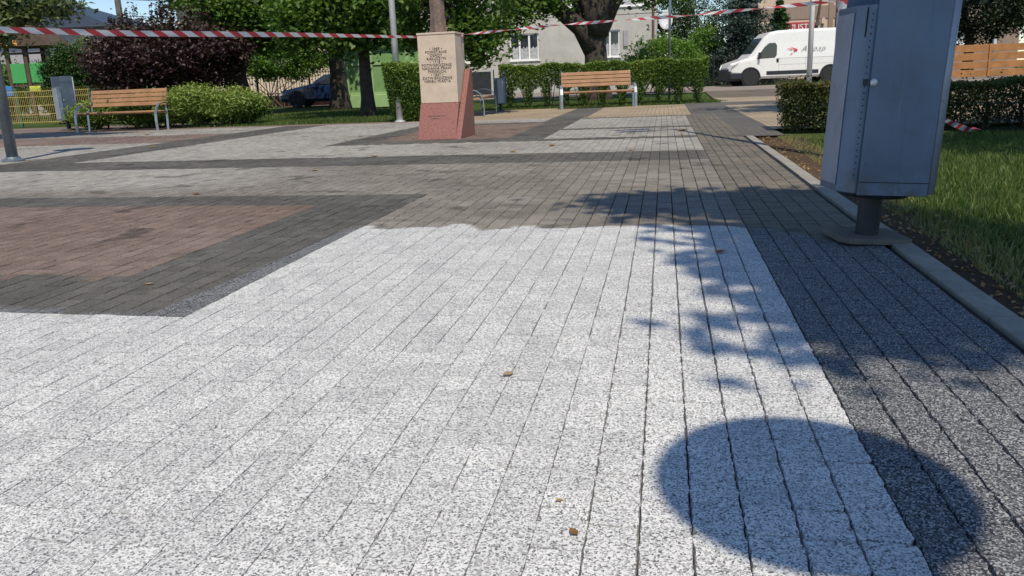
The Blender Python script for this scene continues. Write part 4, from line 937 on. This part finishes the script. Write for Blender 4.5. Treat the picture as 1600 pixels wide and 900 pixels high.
for x in (.92, 4.45):
    for sd in (-1, 1):
        wheel(van, x, sd * .895, .345, .22, M['twig'] if x < 1 else M['galv'], sd)
        b = MB(); b.tube([(x + .43 * math.cos(q), sd * .975, .345 + .43 * math.sin(q)) for q in [i * math.pi / 12 - .1 for i in range(14)]], .035, 6); b.build('wheel_arch', M['bin_dark'], van)
        b = MB(); b.lathe([(.40, sd * .90), (.40, sd * .9865)], 24, (x, 0, .345), axis='y'); b.build('arch_well', M['black'], van)
b = loft_body([vs(-.04, .25, .70, .78, .70, .5), vs(.06, .22, .76, .95, .80, .55), vs(.50, .22, .74, 1.0, .9, .55)], None); b.build('front_bumper', M['bin_dark'], van, bevel=.02)
for sd in (-1, 1):
    b = MB(); b.prism([(.10, .80), (.52, .98), (.56, 1.05), (.42, 1.02), (.14, .90)], sd * .90, sd * .965, 'xz'); b.build('headlight', M['curtain'], van)
    b = MB(); b.prism([(1.17, 1.13), (1.98, 1.16), (2.06, 1.28), (2.06, 1.68), (1.98, 1.80), (1.72, 1.80), (1.5, 1.62)], sd * .93, sd * .985, 'xz'); b.build('side_window', M['glass'], van, bevel=.01)
    b = MB(); b.box((1.28, sd * 1.07, 1.28), (.10, .17, .27)); b.build('mirror', M['bin_dark'], van, bevel=.02)
    b = MB(); b.box((2.10, sd * .992, 1.05), (.10, .03, .16)); b.build('door_handle', M['bin_dark'], van, bevel=.02)
    b = MB(); b.box((2.78, sd * .985, .52), (2.3, .025, .16)); b.build('side_strip', M['bin_dark'], van, bevel=.006)
    for (xx, z0_, z1_) in ((2.17, .5, 2.05), (3.35, .5, 2.05)):
        b = MB(); b.box((xx, sd * .9815, .86), (.014, .004, .62)); b.build('door_seam', M['curtain'], van)
    for zz_ in (.86, 1.13):
        b = MB(); b.box((3.5, sd * .9815, zz_), (2.7, .004, .014)); b.build('body_crease', M['curtain'], van)
b = MB(); b.add([(1.05, -.66, 1.385), (1.05, .66, 1.385), (1.52, .62, 2.03), (1.52, -.62, 2.03)], [(0, 1, 2, 3)]); o = b.build('windscreen', M['glass'], van); o.location = (-.02, 0, .015)
sl_ = math.atan2(.06, .65)
lg = MB(); lg.add([(2.64, -.96, 1.60), (2.95, -.96, 1.50), (2.98, -.96, 1.44), (2.80, -.96, 1.38), (2.84, -.96, 1.47), (2.70, -.96, 1.56)], [(0, 1, 2, 3, 4, 5)])
lg.add([(2.46, -.955, 1.545), (2.74, -.955, 1.52), (2.72, -.955, 1.47)], [(0, 1, 2)])
lg.add([(2.60, -.975, 1.27), (2.78, -.975, 1.36), (2.72, -.975, 1.29)], [(0, 1, 2)])
o = lg.build('bird_logo', M['red_paint'], van); o.location = (0, -.022, 0)
text_obj('Altpap', .36, M['letter_dark'], van, (3.65, -.972, 1.50), (R(90) - .05, 0, 0), shear=.5, ext=.002, spacing=1.12, offset=-.007)

car = thing('parked_car', 'dark blue saloon car parked behind the thick maple trunk', 'car', (-8.68, 30.2, 0)); car.scale = (.9,) * 3
def cs_(x, zb, zs, zt, w, wt): return (x, [(w * .88, zb), (w, zb + .12), (w, zs), (w * .93, zs + .03), (wt, zt - .03), (wt * .85, zt)])
secs = [cs_(0, .30, .50, .58, .62, .5), cs_(.12, .22, .58, .68, .76, .66), cs_(.6, .2, .68, .78, .84, .74), cs_(1.25, .2, .80, .90, .86, .76), cs_(1.5, .2, .82, .97, .86, .74), cs_(2.05, .2, .84, 1.30, .86, .60), cs_(2.6, .2, .85, 1.38, .86, .60), cs_(3.2, .2, .86, 1.34, .86, .60), cs_(3.85, .22, .88, 1.02, .85, .66), cs_(4.3, .25, .84, .94, .78, .62), cs_(4.4, .35, .7, .8, .7, .55)]
loft_body(secs, None).build('body', M['car_blue'], car, bevel=.02)
for x in (.82, 3.5):
    for sd in (-1, 1):
        wheel(car, x, sd * .79, .32, .2, M['galv'], sd)
        b = MB(); b.lathe([(.36, sd * .82), (.36, sd * .867)], 22, (x, 0, .33), axis='y'); b.build('arch_well', M['black'], car)
for sd in (-1, 1):
    b = MB(); y0, y1 = sd * .815, sd * .655
    b.add([(1.58, y0, .90), (2.42, y0, .91), (2.42, y1, 1.27), (2.10, y1, 1.25)], [(0, 1, 2, 3)]); b.add([(2.50, y0, .91), (3.55, y0, .93), (3.15, y1, 1.25), (2.50, y1, 1.28)], [(0, 1, 2, 3)])
    o = b.build('side_window', M['glass'], car); o.location = (0, sd * .03, 0)
    b = MB(); b.prism([(.05, .48), (.42, .56), (.44, .62), (.12, .60)], sd * .60, sd * .80, 'xz'); b.build('headlight', M['curtain'], car)
    b = MB(); b.box((1.72, sd * .92, .93), (.16, .14, .1)); b.build('mirror', M['car_blue'], car, bevel=.02)
    b = MB(); b.box((2.36, sd * .868, .76), (.16, .02, .03)); b.build('door_handle', M['steel'], car)
b = MB(); b.add([(1.5, -.66, .99), (1.5, .66, .99), (2.04, .55, 1.30), (2.04, -.55, 1.30)], [(0, 1, 2, 3)]); o = b.build('windscreen', M['glass'], car); o.location = (-.02, 0, .012)

# ---------------------------------------------------------------- grass and litter
def blades(name, P, h, mat, w=.004, tone=None):
    n = len(P); a_ = rng.uniform(0, 6.283, n); hh = h * rng.uniform(.5, 1.3, n); ln = rng.normal(0, .35, (n, 2)) * hh[:, None]
    dx = np.stack([np.cos(a_), np.sin(a_), np.zeros(n)], 1) * w * rng.uniform(.6, 1.4, n)[:, None]
    V = np.zeros((n, 5, 3)); V[:, 0] = P - dx; V[:, 1] = P + dx; mid = P + np.stack([ln[:, 0] * .35, ln[:, 1] * .35, hh * .6], 1); V[:, 2] = mid + dx * .7; V[:, 3] = mid - dx * .7; V[:, 4] = P + np.stack([ln[:, 0], ln[:, 1], hh], 1)
    i = np.arange(n) * 5
    Fq = np.stack([np.stack([i, i + 1, i + 2], 1), np.stack([i, i + 2, i + 3], 1), np.stack([i + 3, i + 2, i + 4], 1)], 1).reshape(-1, 3)
    me = fast_mesh(name, V.reshape(-1, 3), Fq); tone = rng.beta(2, 2.3, n) if tone is None else np.clip(tone + rng.normal(0, .14, n), 0, 1)
    at_ = me.attributes.new('tone', 'FLOAT', 'FACE'); at_.data.foreach_set('value', np.repeat(tone, 3).astype(np.float32))
    return link_mesh(name, me, mat, None, kind='stuff')
def st_pts(s, t, z): return np.stack([s * SA + t * CA, s * CA - t * SA, np.full(len(s), z)], 1)
n = 140000; s_ = .9 + 7.4 * rng.random(n) ** 1.25; t_ = .96 + (.05 * s_) * .5 + 5.2 * rng.random(n) ** 1.5
edge = np.clip((t_ - (.97 + .04 * s_)) / .30, 0, 1); pat = .5 + .5 * np.sin(s_ * 2.1 + np.sin(t_ * 3) * 1.5) * np.sin(t_ * 2.7 + 1)
keep = rng.random(n) < (.6 + .4 * edge) * (.55 + .45 * pat); s_, t_, edge, pat = s_[keep], t_[keep], edge[keep], pat[keep]
tag(blades('lawn_grass', st_pts(s_, t_, -.034), .042, M['grass'], .0028, .42 + .46 * (1 - edge) + .20 * pat), 'short grass of the lawn beyond the kerb', 'grass')
n = 42000; x_ = rng.uniform(-6.5, -1.7, n); y_ = 14.0 + 9 * rng.random(n) ** 1.4; keep = (x_ * SA + y_ * CA) > 13.72; x_, y_ = x_[keep], y_[keep]
tag(blades('park_grass', np.stack([x_, y_, np.full(len(x_), -.034)], 1), .07, M['grass'], .007, .45 + .2 * np.sin(x_ * 2.2) * np.sin(y_ * 1.7)), 'grass under the maples left of the monument', 'grass')
n = 22000; x_ = rng.uniform(-.6, 5.2, n); y_ = rng.uniform(18.0, 22.5, n)
tag(blades('hedge_grass', np.stack([x_, y_, np.full(n, -.034)], 1), .07, M['grass'], .007, np.full(n, .5)), 'sunlit grass beneath and behind the clipped hedge', 'grass')
n = 900; s_ = rng.uniform(.6, 8.2, n); t_ = .94 + np.abs(rng.normal(0, .17, n)) * (.6 + .08 * s_)
P = st_pts(s_, t_, -.008); P[:, 2] += rng.random(n) * .012
leaves('leaf_litter', P, .020, M['litter'], None, upb=1.6); tag(bpy.data.objects['leaf_litter'], 'dry leaf litter along the bare soil by the kerb', 'leaf litter', kind='stuff')
def fallen(label, x, y, size, tone, rz, curl=.35):
    n = 6; V = []; F_ = []
    for i in range(n + 1):
        q = i / n; w = math.sin(math.pi * min(1, q * 1.02)) ** .8 * size * .3 + .0006; z = .003 + curl * size * (q - .5) ** 2 * 1.6
        V += [(size * (q - .5), -w, z + w * curl), (size * (q - .5), 0, z), (size * (q - .5), w, z + w * curl)]
    for i in range(n):
        for j in range(2): F_.append((i * 3 + j, i * 3 + j + 1, i * 3 + j + 4, i * 3 + j + 3))
    me = fast_mesh('fallen_leaf', V, F_); a_ = me.attributes.new('tone', 'FLOAT', 'FACE'); a_.data.foreach_set('value', np.full(len(F_), tone, np.float32))
    o = link_mesh('fallen_leaf', me, M['litter'], None, smooth=True); o.location = (x, y, 0); o.rotation_euler = (0, 0, rz); tag(o, label, 'fallen leaf', 'fallen leaves on the paving'); return o
LEAVES = [(.075, 1.00, .019, .12, 2.1, 'orange-brown curled leaf on the near white paving'), (.06, 1.09, .011, .62, .2, 'tiny yellow leaf on the near white paving'), (-.02, 1.63, .03, .85, .6, 'pale leaf on the white paving, middle distance'),
          (.78, 2.76, .05, .25, .3, 'brown curled leaf in the tree shadow on white paving'), (2.08, 9.05, .15, .35, .2, 'large tan leaf on the far light paving'), (1.95, 8.5, .07, .6, 1.2, 'small pale leaf on the far light paving'),
          (.45, 7.75, .10, .45, .9, 'orange leaf upright on the dark paving band'), (.05, 7.2, .08, .5, .1, 'tan leaf on the dark paving band'), (-1.28, 7.3, .08, .2, .5, 'brown leaf on the paving in front of the monument'),
          (-2.1, 5.05, .06, .2, .4, 'reddish leaf on the dark frame of the brown panel'), (-1.6, 6.25, .06, .6, .4, 'pale leaf on the grey paving behind the brown panel'), (-1.3, 2.62, .03, .9, .2, 'white leaf scrap on the dark paving'),
          (-4.6, 9.9, .10, .7, .6, 'yellow leaf near the left lamp shadow'), (-6.2, 13.2, .12, .8, .3, 'pale leaf in front of the left bench'), (2.6, 7.6, .08, .4, .9, 'small brown leaf near the end of the kerb'), (1.12, 6.9, .07, .55, .3, 'pale leaf at the edge of the light panel')]
for (x, y, sz, tn, rz, lab) in LEAVES: fallen(lab, x, y, sz, tn, rz)
